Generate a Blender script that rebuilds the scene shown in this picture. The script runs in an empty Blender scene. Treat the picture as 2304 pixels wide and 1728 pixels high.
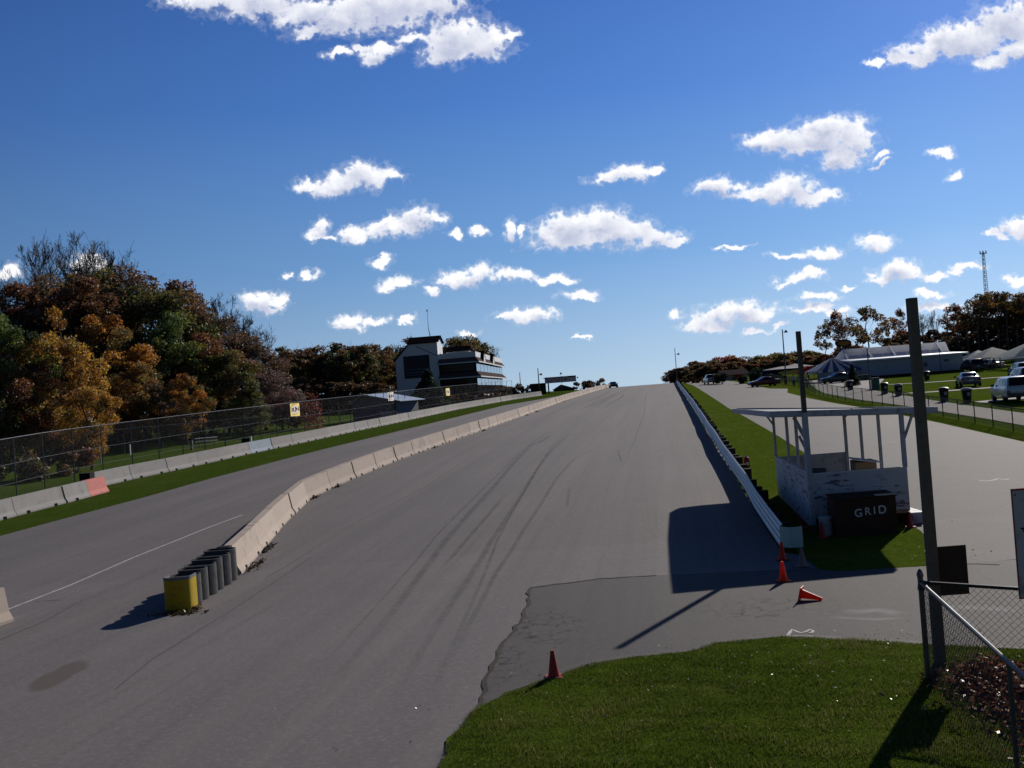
import bpy, bmesh, math, random
import numpy as np
from mathutils import Vector, Matrix
random.seed(7); RNG = np.random.default_rng(7)
sc = bpy.context.scene
R = math.radians
# ------------------------------------------------------------------ camera
F, CX, CY = 2250.0, 1152.0, 864.0           # focal length and centre in photo pixels
ROLL, PITCH = R(4.3), math.atan(19/2250)
EYE = Vector((0, 0, 5.0))
_f = Vector((0, math.cos(PITCH), math.sin(PITCH))); _u = Vector((0, -math.sin(PITCH), math.cos(PITCH))); _x = Vector((1, 0, 0))
RT = _x*math.cos(ROLL) - _u*math.sin(ROLL); UP = _u*math.cos(ROLL) + _x*math.sin(ROLL)
cam = bpy.data.cameras.new('camera'); cam.sensor_width = 36; cam.lens = F/2304*36; cam.clip_start = .1; cam.clip_end = 6000
co = bpy.data.objects.new('camera', cam); sc.collection.objects.link(co)
m = Matrix((RT, UP, -_f)).transposed().to_4x4(); m.translation = EYE; co.matrix_world = m
sc.camera = co
# ------------------------------------------------------------------ light
SUN_AZ, SUN_EL = R(32), R(24.5)             # azimuth clockwise from +Y
sun = bpy.data.lights.new('sun', 'SUN'); sun.energy = 4.6; sun.angle = R(.53); sun.color = (1, .93, .83)
so = bpy.data.objects.new('sun', sun); sc.collection.objects.link(so)
sd = Vector((math.sin(SUN_AZ)*math.cos(SUN_EL), math.cos(SUN_AZ)*math.cos(SUN_EL), math.sin(SUN_EL)))
so.rotation_euler = sd.to_track_quat('Z', 'Y').to_euler(); so.location = (40, 40, 60)
sc.view_settings.view_transform = 'Standard'; sc.view_settings.look = 'None'
sc.view_settings.exposure = -0.04; sc.view_settings.gamma = 1
sc.render.resolution_x, sc.render.resolution_y = 1024, 768
sc.cycles.max_bounces = 6; sc.cycles.transparent_max_bounces = 24

def D(px, py): return _f + RT*((px-CX)/F) - UP*((py-CY)/F)
def at(px, py, y):                          # point on the pixel's ray at depth y
    d = D(px, py); return EYE + d*(y/d.y)

class NT:
    def __init__(s, tree): s.t = tree; s.n = tree.nodes; s.l = tree.links
    def new(s, typ, **k):
        n = s.n.new(typ)
        for a, b in k.items(): setattr(n, a, b)
        return n
    def put(s, sock, v):
        if hasattr(v, 'is_linked'): s.l.new(v, sock)
        elif v is not None:
            if hasattr(sock.default_value, '__len__') and not hasattr(v, '__len__'): v = (v,)*3
            if hasattr(v, '__len__') and len(v) == 3 and len(sock.default_value) == 4: v = (*v, 1)
            sock.default_value = v
    def math(s, op, a, b=None, c=None, clamp=False):
        n = s.new('ShaderNodeMath', operation=op, use_clamp=clamp)
        for i, v in enumerate((a, b, c)):
            if v is not None: s.put(n.inputs[i], v)
        return n.outputs[0]
    def vm(s, op, a, b=None):
        n = s.new('ShaderNodeVectorMath', operation=op); s.put(n.inputs[0], a)
        if b is not None: s.put(n.inputs[1], b)
        return n.outputs['Value'] if op in ('LENGTH', 'DOT_PRODUCT', 'DISTANCE') else n.outputs[0]
    def noise(s, vec, scale, detail=4, rough=.55, dist=0):
        n = s.new('ShaderNodeTexNoise'); s.put(n.inputs['Vector'], vec); s.put(n.inputs['Scale'], scale)
        s.put(n.inputs['Detail'], detail); s.put(n.inputs['Roughness'], rough); s.put(n.inputs['Distortion'], dist); return n
    def ramp(s, fac, *stops):
        n = s.new('ShaderNodeValToRGB'); s.put(n.inputs[0], fac); e = n.color_ramp.elements
        while len(e) < len(stops): e.new(.5)
        for i, (p, c) in enumerate(stops):
            e[i].position = p; e[i].color = (*c, 1) if hasattr(c, '__len__') else (c, c, c, 1)
        return n.outputs[0]
    def mix(s, fac, a, b, typ='MIX'):
        n = s.new('ShaderNodeMix', data_type='RGBA', blend_type=typ); s.put(n.inputs[0], fac); s.put(n.inputs[6], a); s.put(n.inputs[7], b); return n.outputs[2]
    def rng(s, v, a, b, c=0, d=1):
        n = s.new('ShaderNodeMapRange'); s.put(n.inputs[0], v)
        for i, q in enumerate((a, b, c, d)): n.inputs[i+1].default_value = q
        return n.outputs[0]

# ------------------------------------------------------------------ sky with fair-weather clouds, laid out by direction
w = bpy.data.worlds.new('World'); sc.world = w; w.use_nodes = True
W = NT(w.node_tree); W.n.clear()
sky = W.new('ShaderNodeTexSky', sky_type='NISHITA', sun_disc=False, sun_elevation=SUN_EL, sun_rotation=SUN_AZ, altitude=300, air_density=1.0, dust_density=.6, ozone_density=2.2)
tc = W.new('ShaderNodeTexCoord'); gen = tc.outputs['Generated']
sp = W.new('ShaderNodeSeparateXYZ'); W.put(sp.inputs[0], gen)
yy = W.math('MAXIMUM', sp.outputs[1], .02)
cb = W.new('ShaderNodeCombineXYZ'); W.put(cb.inputs[0], W.math('DIVIDE', sp.outputs[0], yy)); W.put(cb.inputs[1], W.math('DIVIDE', sp.outputs[2], yy))
P0 = cb.outputs[0]
# (px, py, half width, half height) of each puff in photo pixels
CL = [(470,2,95,22),(580,2,110,32),(700,22,90,38),(790,32,130,48),(900,18,150,48),(985,15,70,30),(700,70,35,14),
 (1030,88,85,40),(1090,98,65,35),(1010,115,60,24),(930,92,50,12),(855,112,40,16),(835,132,26,16),(760,122,32,10),(815,108,16,8),(1145,80,22,10),
 (2120,105,100,30),(2190,85,110,38),(2270,55,90,50),(2060,132,60,20),(2230,140,45,18),(2290,110,60,22),(1975,135,26,8),
 (690,420,32,14),(770,412,52,26),(820,395,70,28),(880,395,30,17),(740,430,40,22),
 (1370,400,40,15),(1420,392,52,20),(1465,385,30,12),
 (1710,308,42,18),(1770,310,80,30),(1850,300,80,38),(1920,310,52,44),(1890,350,45,32),(1860,282,50,26),(1810,330,60,20),
 (1620,425,55,20),(1690,440,55,14),(1765,425,75,28),(1830,445,65,17),(1605,425,30,12),
 (725,508,26,12),(712,530,30,14),(740,540,28,8),(805,530,45,17),(880,515,60,20),(940,500,48,28),(965,495,38,15),
 (1078,520,15,13),(1022,528,20,8),(1150,520,18,20),(1180,530,14,10),
 (1245,530,55,22),(1290,510,65,36),(1350,500,62,30),(1400,525,85,30),(1470,535,65,22),(1515,545,36,10),(1310,540,110,18),
 (858,595,26,10),(872,640,14,5),(895,635,38,12),(648,622,15,9),(702,622,26,11),(595,672,55,18),(580,685,30,16),(605,690,40,11),
 (1035,625,50,17),(1075,612,34,20),(1010,636,30,9),(1150,622,42,14),(1185,622,18,14),(1245,625,42,11),(970,656,17,8),(1300,660,38,13),(1320,665,20,9),
 (1180,705,62,18),(1135,716,26,8),(1215,695,28,14),(790,715,32,16),(775,725,24,12),(850,718,36,10),(910,722,22,6),(1050,745,26,7),(1306,760,18,5),
 (1525,698,18,10),(1570,725,40,16),(1630,705,80,22),(1700,705,62,18),(1590,735,45,12),(1680,692,36,18),
 (1830,568,34,14),(1860,570,36,15),(1770,580,42,8),(1970,545,42,20),(1960,540,25,15),(1800,625,50,10),(1830,615,24,10),(1760,635,24,7),
 (2030,615,60,18),(2020,605,40,22),(1985,630,36,10),(2110,618,26,9),(2170,598,36,10),(2145,610,18,8),(1900,640,18,6),
 (1835,668,46,10),(1825,700,60,12),(1880,700,32,10),(2095,662,38,10),(2110,690,42,12),(2065,688,30,7),
 (2115,348,28,12),(2145,400,22,13),(1990,352,18,8),(1985,372,20,5),(2300,510,42,24),(2245,530,26,10),(2290,628,32,10),(1650,555,34,6),
 (190,595,45,16),(20,610,26,14),(230,600,22,12),(1710,745,40,6),(1760,735,20,6)]
n1 = W.noise(P0, 34, 7, .62); n2 = W.noise(P0, 6, 3, .5)
warp = W.vm('SCALE', W.vm('SUBTRACT', n1.outputs['Color'], (.5, .5, .5))); warp.node.inputs['Scale'].default_value = .036
warp2 = W.vm('SCALE', W.vm('SUBTRACT', n2.outputs['Color'], (.5, .5, .5))); warp2.node.inputs['Scale'].default_value = .012
PW = W.vm('ADD', W.vm('ADD', P0, warp), warp2)
def blobs(vec):
    best = None
    for (px, py, rx, ry) in CL:
        d = D(px, py); c = (d.x/d.y, d.z/d.y, 0)
        v = W.vm('MULTIPLY', W.vm('SUBTRACT', vec, c), (F/(rx*1.06), F/(ry*1.06), 0))
        l = W.vm('LENGTH', v)
        best = l if best is None else W.math('MINIMUM', best, l)
    return W.math('SUBTRACT', 1, best)
nf = W.noise(P0, 60, 8, .68)
nb1 = W.noise(P0, 40, 2, .5); nb2 = W.noise(P0, 95, 2, .5)
bil = W.math('ADD', W.math('MULTIPLY', W.math('ABSOLUTE', W.math('SUBTRACT', nb1.outputs[0], .5)), -1.5), W.math('MULTIPLY', W.math('ABSOLUTE', W.math('SUBTRACT', nb2.outputs[0], .5)), -1.5))
def dens(vec): return W.math('ADD', W.math('ADD', blobs(vec), W.math('ADD', bil, .25)), W.math('MULTIPLY', W.math('SUBTRACT', nf.outputs[0], .5), 1.25))
m0 = dens(PW); mu = blobs(W.vm('ADD', PW, (.003, .010, 0)))
cov = W.rng(m0, -.10, .50); cov.node.interpolation_type = 'SMOOTHSTEP'
wisp = W.math('MULTIPLY', W.rng(m0, -.35, .2), .22, clamp=True)
cov = W.math('MAXIMUM', cov, wisp)
shade = W.math('MULTIPLY', W.rng(W.math('ADD', mu, W.math('MULTIPLY', W.math('SUBTRACT', n1.outputs[0], .5), 1.9)), -.22, .80), 1.0)
shn = W.new('ShaderNodeMix', data_type='RGBA')
ccol = W.mix(shade, (12.2, 12.2, 12.4), (5.9, 6.4, 8.3))
hs = W.new('ShaderNodeHueSaturation'); W.put(hs.inputs['Color'], sky.outputs[0]); hs.inputs['Saturation'].default_value = 1.15; hs.inputs['Value'].default_value = 1.0
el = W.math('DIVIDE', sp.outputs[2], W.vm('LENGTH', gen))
grad = W.ramp(W.math('MULTIPLY', el, 1), (0, (.52, .76, 1.0)), (.03, (.44, .69, 1.0)), (.13, (.215, .475, .93)), (.28, (.09, .275, .80)), (.42, (.05, .175, .62)), (.58, (.018, .06, .22)), (1, (.008, .028, .11)))  # top stops, out of view, darkened to weaken the fill light
az = W.math('MULTIPLY', W.rng(W.math('DIVIDE', sp.outputs[0], yy), -.55, .45, 5.3, 10.7), W.rng(sp.outputs[1], -.4, .25, .25, 1))  # unseen sky behind the camera dimmed to deepen shadows
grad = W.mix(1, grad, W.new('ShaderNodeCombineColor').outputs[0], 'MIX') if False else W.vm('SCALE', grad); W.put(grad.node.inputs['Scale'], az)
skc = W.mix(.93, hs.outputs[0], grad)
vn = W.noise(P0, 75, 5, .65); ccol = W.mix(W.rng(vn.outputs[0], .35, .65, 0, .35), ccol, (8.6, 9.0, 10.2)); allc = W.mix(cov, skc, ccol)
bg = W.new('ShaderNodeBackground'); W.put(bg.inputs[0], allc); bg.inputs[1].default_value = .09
wo = W.new('ShaderNodeOutputWorld'); W.l.new(bg.outputs[0], wo.inputs[0])
w.cycles.sampling_method = 'MANUAL'; w.cycles.sample_map_resolution = 512

# ------------------------------------------------------------------ helpers
col = sc.collection
def tag(o, label=None, cat=None, group=None, kind=None):
    if label: o['label'] = label
    if cat: o['category'] = cat
    if group: o['group'] = group
    if kind: o['kind'] = kind
    return o
def empty(name, loc, label, cat, group=None, rz=0):
    o = bpy.data.objects.new(name, None); col.objects.link(o); o.location = loc; o.rotation_euler = (0, 0, rz); o.empty_display_size = .3
    return tag(o, label, cat, group)
def dup(root, loc, rz=None, label=None, group=None, scale=None):
    def cp(o, parent):
        c = o.copy(); col.objects.link(c)
        if parent: c.parent = parent
        for ch in o.children: cp(ch, c)
        return c
    r = cp(root, None); r.location = loc
    if rz is not None: r.rotation_euler = (0, 0, rz)
    if scale: r.scale = scale
    if label: r['label'] = label
    if group: r['group'] = group
    return r
class MB:
    def __init__(s): s.v = []; s.f = []; s.mi = []; s.m = 0
    def add(s, vs, fs):
        b = len(s.v); s.v += [tuple(v) for v in vs]; s.f += [tuple(b+i for i in f) for f in fs]; s.mi += [s.m]*len(fs); return s
    def box(s, a, b, M=None, bev=0):
        (x0, y0, z0), (x1, y1, z1) = a, b
        if bev:
            bm = bmesh.new(); bmesh.ops.create_cube(bm, size=1)
            for v in bm.verts: v.co = Vector(((v.co.x+.5)*(x1-x0)+x0, (v.co.y+.5)*(y1-y0)+y0, (v.co.z+.5)*(z1-z0)+z0))
            bmesh.ops.bevel(bm, geom=bm.edges[:], offset=bev, segments=2, affect='EDGES', profile=.5)
            vs = [v.co.copy() for v in bm.verts]; fs = [[v.index for v in f.verts] for f in bm.faces]; bm.free()
        else:
            vs = [Vector(p) for p in ((x0,y0,z0),(x1,y0,z0),(x1,y1,z0),(x0,y1,z0),(x0,y0,z1),(x1,y0,z1),(x1,y1,z1),(x0,y1,z1))]
            fs = [(3,2,1,0),(4,5,6,7),(0,1,5,4),(1,2,6,5),(2,3,7,6),(3,0,4,7)]
        if M is not None: vs = [M @ v for v in vs]
        return s.add(vs, fs)
    def tube(s, pts, rad, n=6, caps=True):
        pts = [Vector(p) for p in pts]
        if not hasattr(rad, '__len__'): rad = [rad]*len(pts)
        vs = []; fs = []
        prev = None
        for i, p in enumerate(pts):
            t = (pts[min(i+1, len(pts)-1)] - pts[max(i-1, 0)]).normalized()
            a = t.orthogonal().normalized() if prev is None else (prev - t*prev.dot(t)).normalized()
            prev = a; b = t.cross(a)
            for k in range(n):
                an = 2*math.pi*k/n; vs.append(p + (a*math.cos(an)+b*math.sin(an))*rad[i])
        for i in range(len(pts)-1):
            for k in range(n): fs.append((i*n+k, i*n+(k+1) % n, (i+1)*n+(k+1) % n, (i+1)*n+k))
        if caps: fs.append(tuple(range(n-1, -1, -1))); fs.append(tuple((len(pts)-1)*n+k for k in range(n)))
        return s.add(vs, fs)
    def lathe(s, prof, n=16, c=(0, 0, 0), M=None):
        vs = []; fs = []
        for r, z in prof:
            for k in range(n):
                a = 2*math.pi*k/n; vs.append(Vector((c[0]+r*math.cos(a), c[1]+r*math.sin(a), c[2]+z)))
        for i in range(len(prof)-1):
            for k in range(n): fs.append((i*n+k, i*n+(k+1) % n, (i+1)*n+(k+1) % n, (i+1)*n+k))
        fs.append(tuple(range(n-1, -1, -1))); fs.append(tuple((len(prof)-1)*n+k for k in range(n)))
        if M is not None: vs = [M @ v for v in vs]
        return s.add(vs, fs)
    def prism(s, poly, d):                  # planar polygon pushed along the vector d
        n = len(poly); p = [Vector(q) for q in poly]; d = Vector(d)
        return s.add(p+[q+d for q in p], [tuple(range(n)), tuple(range(2*n-1, n-1, -1))]+[(i, i+n, (i+1) % n+n, (i+1) % n) for i in range(n)])
    def build(s, name, mats, parent=None, smooth=False, loc=None):
        me = bpy.data.meshes.new(name); me.from_pydata(s.v, [], s.f)
        for mm in (mats if isinstance(mats, (list, tuple)) else [mats]): me.materials.append(mm)
        if len(me.materials) > 1: me.polygons.foreach_set('material_index', s.mi)
        bm = bmesh.new(); bm.from_mesh(me); bmesh.ops.recalc_face_normals(bm, faces=bm.faces[:]); bm.to_mesh(me); bm.free()
        if smooth:
            me.polygons.foreach_set('use_smooth', [True]*len(me.polygons))
            try: me.set_sharp_from_angle(angle=R(42))
            except Exception: pass
        o = bpy.data.objects.new(name, me); col.objects.link(o)
        if parent: o.parent = parent
        if loc is not None: o.location = loc
        return o
def fast(name, verts, k, mats, parent=None, colr=None, mi=None):   # numpy mesh of separate k-gons
    me = bpy.data.meshes.new(name); n = len(verts)
    me.vertices.add(n); me.vertices.foreach_set('co', np.ascontiguousarray(verts, dtype=np.float32).ravel())
    me.loops.add(n); me.loops.foreach_set('vertex_index', np.arange(n, dtype=np.int32))
    nf = n//k; me.polygons.add(nf); me.polygons.foreach_set('loop_start', np.arange(0, n, k, dtype=np.int32))
    try: me.polygons.foreach_set('loop_total', np.full(nf, k, dtype=np.int32))
    except Exception: pass
    for mm in (mats if isinstance(mats, (list, tuple)) else [mats]): me.materials.append(mm)
    if mi is not None: me.polygons.foreach_set('material_index', np.asarray(mi, dtype=np.int32))
    me.update(calc_edges=True)
    if colr is not None:
        a = me.color_attributes.new('leafcol', 'FLOAT_COLOR', 'POINT')
        c = np.ones((n, 4), dtype=np.float32); c[:, :3] = np.repeat(colr, k, axis=0); a.data.foreach_set('color', c.ravel())
    o = bpy.data.objects.new(name, me); col.objects.link(o)
    if parent: o.parent = parent
    return o

# ------------------------------------------------------------------ materials
CRK = [(5.1, 21.3, 1.9, 1.5), (.35, 21.2, 1.0, 2.2), (-.6, 18.6, .7, 1.6)]
def mat(name, colr, rough=.7, metal=0, var=.15, scale=3, bump=0, spec=.18, dirt=None, dscale=1.5, coat=0, trans=0):
    m = bpy.data.materials.new(name); m.use_nodes = True; T = NT(m.node_tree); b = T.n['Principled BSDF']
    tc = T.new('ShaderNodeTexCoord'); ge = T.new('ShaderNodeNewGeometry'); oi = T.new('ShaderNodeObjectInfo'); v = T.vm('ADD', tc.outputs['Object'], T.vm('MULTIPLY', oi.outputs['Location'], (.37, .61, .53)))
    nz = T.noise(v, scale, 5, .6)
    c = T.mix(nz.outputs[0], tuple(x*(1-var) for x in colr), tuple(min(1, x*(1+var)) for x in colr))
    c = T.mix(1, c, (1, 1, 1), 'MULTIPLY'); vr = T.rng(oi.outputs['Random'], 0, 1, .93, 1.07); cs = T.vm('SCALE', c); T.put(cs.node.inputs['Scale'], vr); c = cs
    if dirt:
        dn = T.noise(v, dscale, 6, .7); c = T.mix(T.rng(dn.outputs[0], .52, .68), c, dirt)
    T.put(b.inputs['Base Color'], c); b.inputs['Roughness'].default_value = rough; b.inputs['Metallic'].default_value = metal
    b.inputs['Specular IOR Level'].default_value = spec; b.inputs['Coat Weight'].default_value = coat
    if bump:
        bn = T.new('ShaderNodeBump'); bn.inputs['Distance'].default_value = bump; n2 = T.noise(v, scale*6, 4, .7); T.put(bn.inputs['Height'], n2.outputs[0]); T.l.new(bn.outputs[0], b.inputs['Normal'])
    if trans:
        o = T.n['Material Output']; tr = T.new('ShaderNodeBsdfTranslucent'); T.put(tr.inputs[0], c); mx = T.new('ShaderNodeMixShader'); mx.inputs[0].default_value = trans
        T.l.new(b.outputs[0], mx.inputs[1]); T.l.new(tr.outputs[0], mx.inputs[2]); T.l.new(mx.outputs[0], o.inputs[0])
    return m
def asphalt(name, base, tint=1.0, cracks=None, stains=(), streak=True):
    m = bpy.data.materials.new(name); m.use_nodes = True; T = NT(m.node_tree); b = T.n['Principled BSDF']
    v = T.new('ShaderNodeNewGeometry').outputs['Position']
    big = T.noise(v, .12, 5, .6); fine = T.noise(v, 9, 4, .85); gr = T.noise(v, 40, 3, .8); pat = T.noise(v, .7, 6, .7)
    sv = T.new('ShaderNodeSeparateXYZ'); T.put(sv.inputs[0], v); acr = T.math('SUBTRACT', sv.outputs[0], T.math('MULTIPLY', sv.outputs[1], .152))
    def along(a, b_): cv = T.new('ShaderNodeCombineXYZ'); T.put(cv.inputs[0], T.math('MULTIPLY', acr, a)); T.put(cv.inputs[1], T.math('MULTIPLY', sv.outputs[1], b_)); return cv.outputs[0]
    stk = T.noise(along(.55, .012), 1.0, 4, .65); stf = T.noise(along(3.2, .05), 1.0, 4, .7)
    k = tuple(base)
    c = T.mix(T.rng(big.outputs[0], .3, .7), tuple(x*.90 for x in k), tuple(x*1.10 for x in k))
    c = T.mix(T.rng(pat.outputs[0], .5, .72, 0, .35), c, tuple(x*.72 for x in k))
    if streak: c = T.mix(T.rng(stk.outputs[0], .40, .66, 0, .8), c, (k[0]*.78, k[1]*.79, k[2]*.83)); c = T.mix(T.rng(stk.outputs[0], .5, .3, 0, .5), c, (k[0]*1.2, k[1]*1.14, k[2]*1.08)); c = T.mix(T.rng(stf.outputs[0], .52, .70, 0, .5), c, tuple(x*.70 for x in k))
    c = T.mix(T.math('MULTIPLY', T.rng(gr.outputs[0], .42, .62), .42), c, tuple(x*.55 for x in k))
    c = T.mix(T.math('MULTIPLY', T.rng(fine.outputs[0], .5, .68), .45), c, tuple(min(1, x*1.55) for x in k))
    spk = T.new('ShaderNodeTexVoronoi'); T.put(spk.inputs['Vector'], v); spk.inputs['Scale'].default_value = 1.3
    c = T.mix(T.math('LESS_THAN', spk.outputs['Distance'], .025), c, (.03, .025, .02))
    for (sx, sy, rx, ry, sc_) in stains:
        d = T.vm('LENGTH', T.vm('MULTIPLY', T.vm('ADD', T.vm('SUBTRACT', v, (sx, sy, 0)), T.vm('MULTIPLY', T.vm('SUBTRACT', big.outputs['Color'], (.5,.5,.5)), (2.2, 2.2, 0))), (1/rx, 1/ry, 0)))
        c = T.mix(T.math('MULTIPLY', T.rng(d, .8, 1.05, 1, 0), .8), c, sc_)
    if cracks:
        vo = T.new('ShaderNodeTexVoronoi', feature='DISTANCE_TO_EDGE'); vo.inputs['Scale'].default_value = 2.3
        wv = T.vm('ADD', v, T.vm('MULTIPLY', T.vm('SUBTRACT', T.noise(v, 2.5, 4, .7).outputs['Color'], (.5, .5, .5)), (.7, .7, 0))); T.put(vo.inputs['Vector'], wv)
        mask = None
        for (cx, cy, rx, ry) in cracks:
            d = T.vm('LENGTH', T.vm('MULTIPLY', T.vm('SUBTRACT', v, (cx, cy, 0)), (1/rx, 1/ry, 0))); q = T.rng(d, .5, 1, 1, 0)
            mask = q if mask is None else T.math('MAXIMUM', mask, q)
        ln = T.rng(vo.outputs['Distance'], .012, .05, 1, 0)
        br = T.rng(T.noise(v, 1.7, 3, .6).outputs[0], .36, .50)
        c = T.mix(T.math('MULTIPLY', T.math('MULTIPLY', ln, mask), T.math('MULTIPLY', br, .95)), c, (.012, .011, .01))
    T.put(b.inputs['Base Color'], c); b.inputs['Roughness'].default_value = .82; b.inputs['Specular IOR Level'].default_value = .12
    bn = T.new('ShaderNodeBump'); bn.inputs['Distance'].default_value = .006; bn.inputs['Strength'].default_value = .6; T.put(bn.inputs['Height'], gr.outputs[0]); T.l.new(bn.outputs[0], b.inputs['Normal'])
    return m
def grassmat(name, a, bcol, dry, s=1.0):
    m = bpy.data.materials.new(name); m.use_nodes = True; T = NT(m.node_tree); b = T.n['Principled BSDF']
    v = T.new('ShaderNodeNewGeometry').outputs['Position']
    big = T.noise(v, .35*s, 5, .6); mid = T.noise(v, 3*s, 5, .7); fine = T.noise(v, 28*s, 3, .8)
    c = T.mix(T.rng(mid.outputs[0], .35, .65), a, bcol)
    c = T.mix(T.rng(big.outputs[0], .5, .75, 0, .7), c, dry)
    c = T.mix(T.math('MULTIPLY', T.rng(fine.outputs[0], .35, .6, 1, 0), .6), c, tuple(x*.35 for x in a))
    T.put(b.inputs['Base Color'], c); b.inputs['Roughness'].default_value = 1; b.inputs['Specular IOR Level'].default_value = 0
    bn = T.new('ShaderNodeBump'); bn.inputs['Distance'].default_value = .05; T.put(bn.inputs['Height'], fine.outputs[0]); T.l.new(bn.outputs[0], b.inputs['Normal'])
    return m
def leafmat(name, trans=.35, rough=.55, gl=.04):
    m = bpy.data.materials.new(name); m.use_nodes = True; T = NT(m.node_tree); T.n.remove(T.n['Principled BSDF']); out = T.n['Material Output']
    a = T.new('ShaderNodeAttribute', attribute_name='leafcol').outputs['Color']
    d = T.new('ShaderNodeBsdfDiffuse'); T.put(d.inputs[0], a); tr = T.new('ShaderNodeBsdfTranslucent'); T.put(tr.inputs[0], a)
    g = T.new('ShaderNodeBsdfGlossy'); g.inputs['Roughness'].default_value = rough; g.inputs[0].default_value = (1, 1, 1, 1)
    m1 = T.new('ShaderNodeMixShader'); m1.inputs[0].default_value = trans; T.l.new(d.outputs[0], m1.inputs[1]); T.l.new(tr.outputs[0], m1.inputs[2])
    m2 = T.new('ShaderNodeMixShader'); m2.inputs[0].default_value = gl; T.l.new(m1.outputs[0], m2.inputs[1]); T.l.new(g.outputs[0], m2.inputs[2])
    T.l.new(m2.outputs[0], out.inputs[0]); return m
def linkmat(name, colr, cell=.055, wire=.075):
    m = bpy.data.materials.new(name); m.use_nodes = True; T = NT(m.node_tree); b = T.n['Principled BSDF']; out = T.n['Material Output']
    uv = T.new('ShaderNodeTexCoord').outputs['UV']; s = T.new('ShaderNodeSeparateXYZ'); T.put(s.inputs[0], uv)
    a = T.math('PINGPONG', T.math('DIVIDE', T.math('ADD', s.outputs[0], s.outputs[1]), cell), .5); c = T.math('PINGPONG', T.math('DIVIDE', T.math('SUBTRACT', s.outputs[0], s.outputs[1]), cell), .5)
    h = T.math('LESS_THAN', T.math('MINIMUM', a, c), wire)
    b.inputs['Base Color'].default_value = (*colr, 1); b.inputs['Roughness'].default_value = .7
    tr = T.new('ShaderNodeBsdfTransparent'); mx = T.new('ShaderNodeMixShader'); T.put(mx.inputs[0], h); T.l.new(tr.outputs[0], mx.inputs[1]); T.l.new(b.outputs[0], mx.inputs[2]); T.l.new(mx.outputs[0], out.inputs[0])
    return m
M = {}
M['asphalt'] = asphalt('track_asphalt', (.175, .155, .155), stains=[])
M['asphalt_dark'] = asphalt('apron_asphalt', (.095, .087, .086), cracks=CRK)
M['asphalt_pit'] = asphalt('pit_asphalt', (.125, .114, .115), streak=False)
M['asphalt_lane'] = asphalt('lane_asphalt', (.125, .113, .112))
M['path'] = mat('path_gravel', (.25, .235, .225), .9, var=.2, scale=8)
M['turf'] = grassmat('turf', (.045, .078, .012), (.075, .115, .018), (.10, .115, .03))
M['turf_bright'] = grassmat('turf_bright', (.075, .120, .012), (.115, .160, .020), (.17, .17, .05))
M['turf_wood'] = grassmat('forest_floor', (.03, .045, .012), (.05, .05, .018), (.08, .055, .03))
M['leaf'] = leafmat('leaf', .5); M['blade'] = leafmat('blade', .4, .5, .012); M['litter'] = leafmat('litter', .15, .25, .022)
M['bark'] = mat('bark', (.10, .085, .075), .95, var=.35, scale=6, bump=.02)
M['bark_dark'] = mat('bark_dark', (.045, .038, .034), .95, var=.35, scale=6)
M['concrete'] = mat('concrete_tan', (.43, .355, .295), .9, var=.10, scale=2.2, bump=.003, dirt=(.31, .26, .22), dscale=1.1)
M['concrete_grey'] = mat('concrete_weathered', (.335, .315, .295), .92, var=.16, scale=1.6, bump=.004, dirt=(.27, .25, .232), dscale=1.7)
M['concrete_blue'] = mat('concrete_blue', (.33, .38, .43), .9, var=.15, scale=2, dirt=(.25, .26, .27))
M['pink'] = mat('pink_paint', (.62, .22, .19), .85, var=.12, scale=5, dirt=(.45, .2, .18), dscale=4)
M['black'] = mat('plain_black', (.012, .012, .013), .8)
M['galv'] = mat('galvanised', (.15, .15, .155), .6, .2, var=.35, scale=4, dirt=(.12, .12, .125), dscale=3)
M['fence_dark'] = mat('fence_dark', (.055, .05, .05), .6, .2, var=.3); M['tube'] = mat('fence_tube', (.05, .055, .06), .42, .6, var=.2)
M['cell'] = mat('cell_steel', (.085, .083, .08), .6, .25, var=.45, scale=5, dirt=(.03, .028, .025), dscale=4)
M['steel'] = mat('steel_dark', (.10, .10, .11), .45, .7, var=.2)
M['yellow'] = mat('yellow_paint', (.42, .29, .012), .55, var=.25, scale=5, dirt=(.16, .11, .02), dscale=5)
M['rail'] = mat('rail_white', (.52, .60, .60), .45, .1, var=.14, scale=3, dirt=(.40, .46, .46), dscale=3)
M['rail_green'] = mat('rail_green', (.42, .58, .50), .5, var=.08)
M['wood_dark'] = mat('creosote_wood', (.035, .028, .024), .9, var=.3, scale=8)
M['pole'] = mat('weathered_pole', (.125, .11, .088), .9, var=.35, scale=9, bump=.01)
M['white'] = mat('white_paint', (.70, .70, .69), .6, var=.06)
M['white_w'] = mat('white_worn', (.50, .51, .53), .75, var=.12, scale=6, dirt=(.30, .27, .25), dscale=4)
M['orange'] = mat('cone_orange', (.85, .06, .012), .5, var=.1, spec=.4, trans=.35); M['orange_dull'] = mat('cone_faded', (.40, .05, .04), .6, var=.25, scale=9)
M['cone_pale'] = mat('cone_pale', (.24, .18, .17), .6); M['rubber'] = mat('rubber', (.02, .02, .021), .8)
M['brown'] = mat('brown_board', (.045, .032, .024), .85, var=.25); M['grid_brown'] = mat('grid_box_paint', (.055, .026, .018), .7, var=.25)
M['wood'] = mat('plain_wood', (.30, .20, .12), .8, var=.25, scale=7); M['wood_pale'] = mat('pale_plank', (.55, .47, .38), .8)
M['red'] = mat('red_paint', (.35, .015, .015), .45); M['redcloth'] = mat('red_cloth', (.8, .03, .015), .8, trans=.5)
M['glass'] = mat('dark_glass', (.008, .010, .014), .12, var=.05, spec=.35); M['glass_blue'] = mat('window_band', (.20, .26, .30), .06, .85, var=.05)
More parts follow.
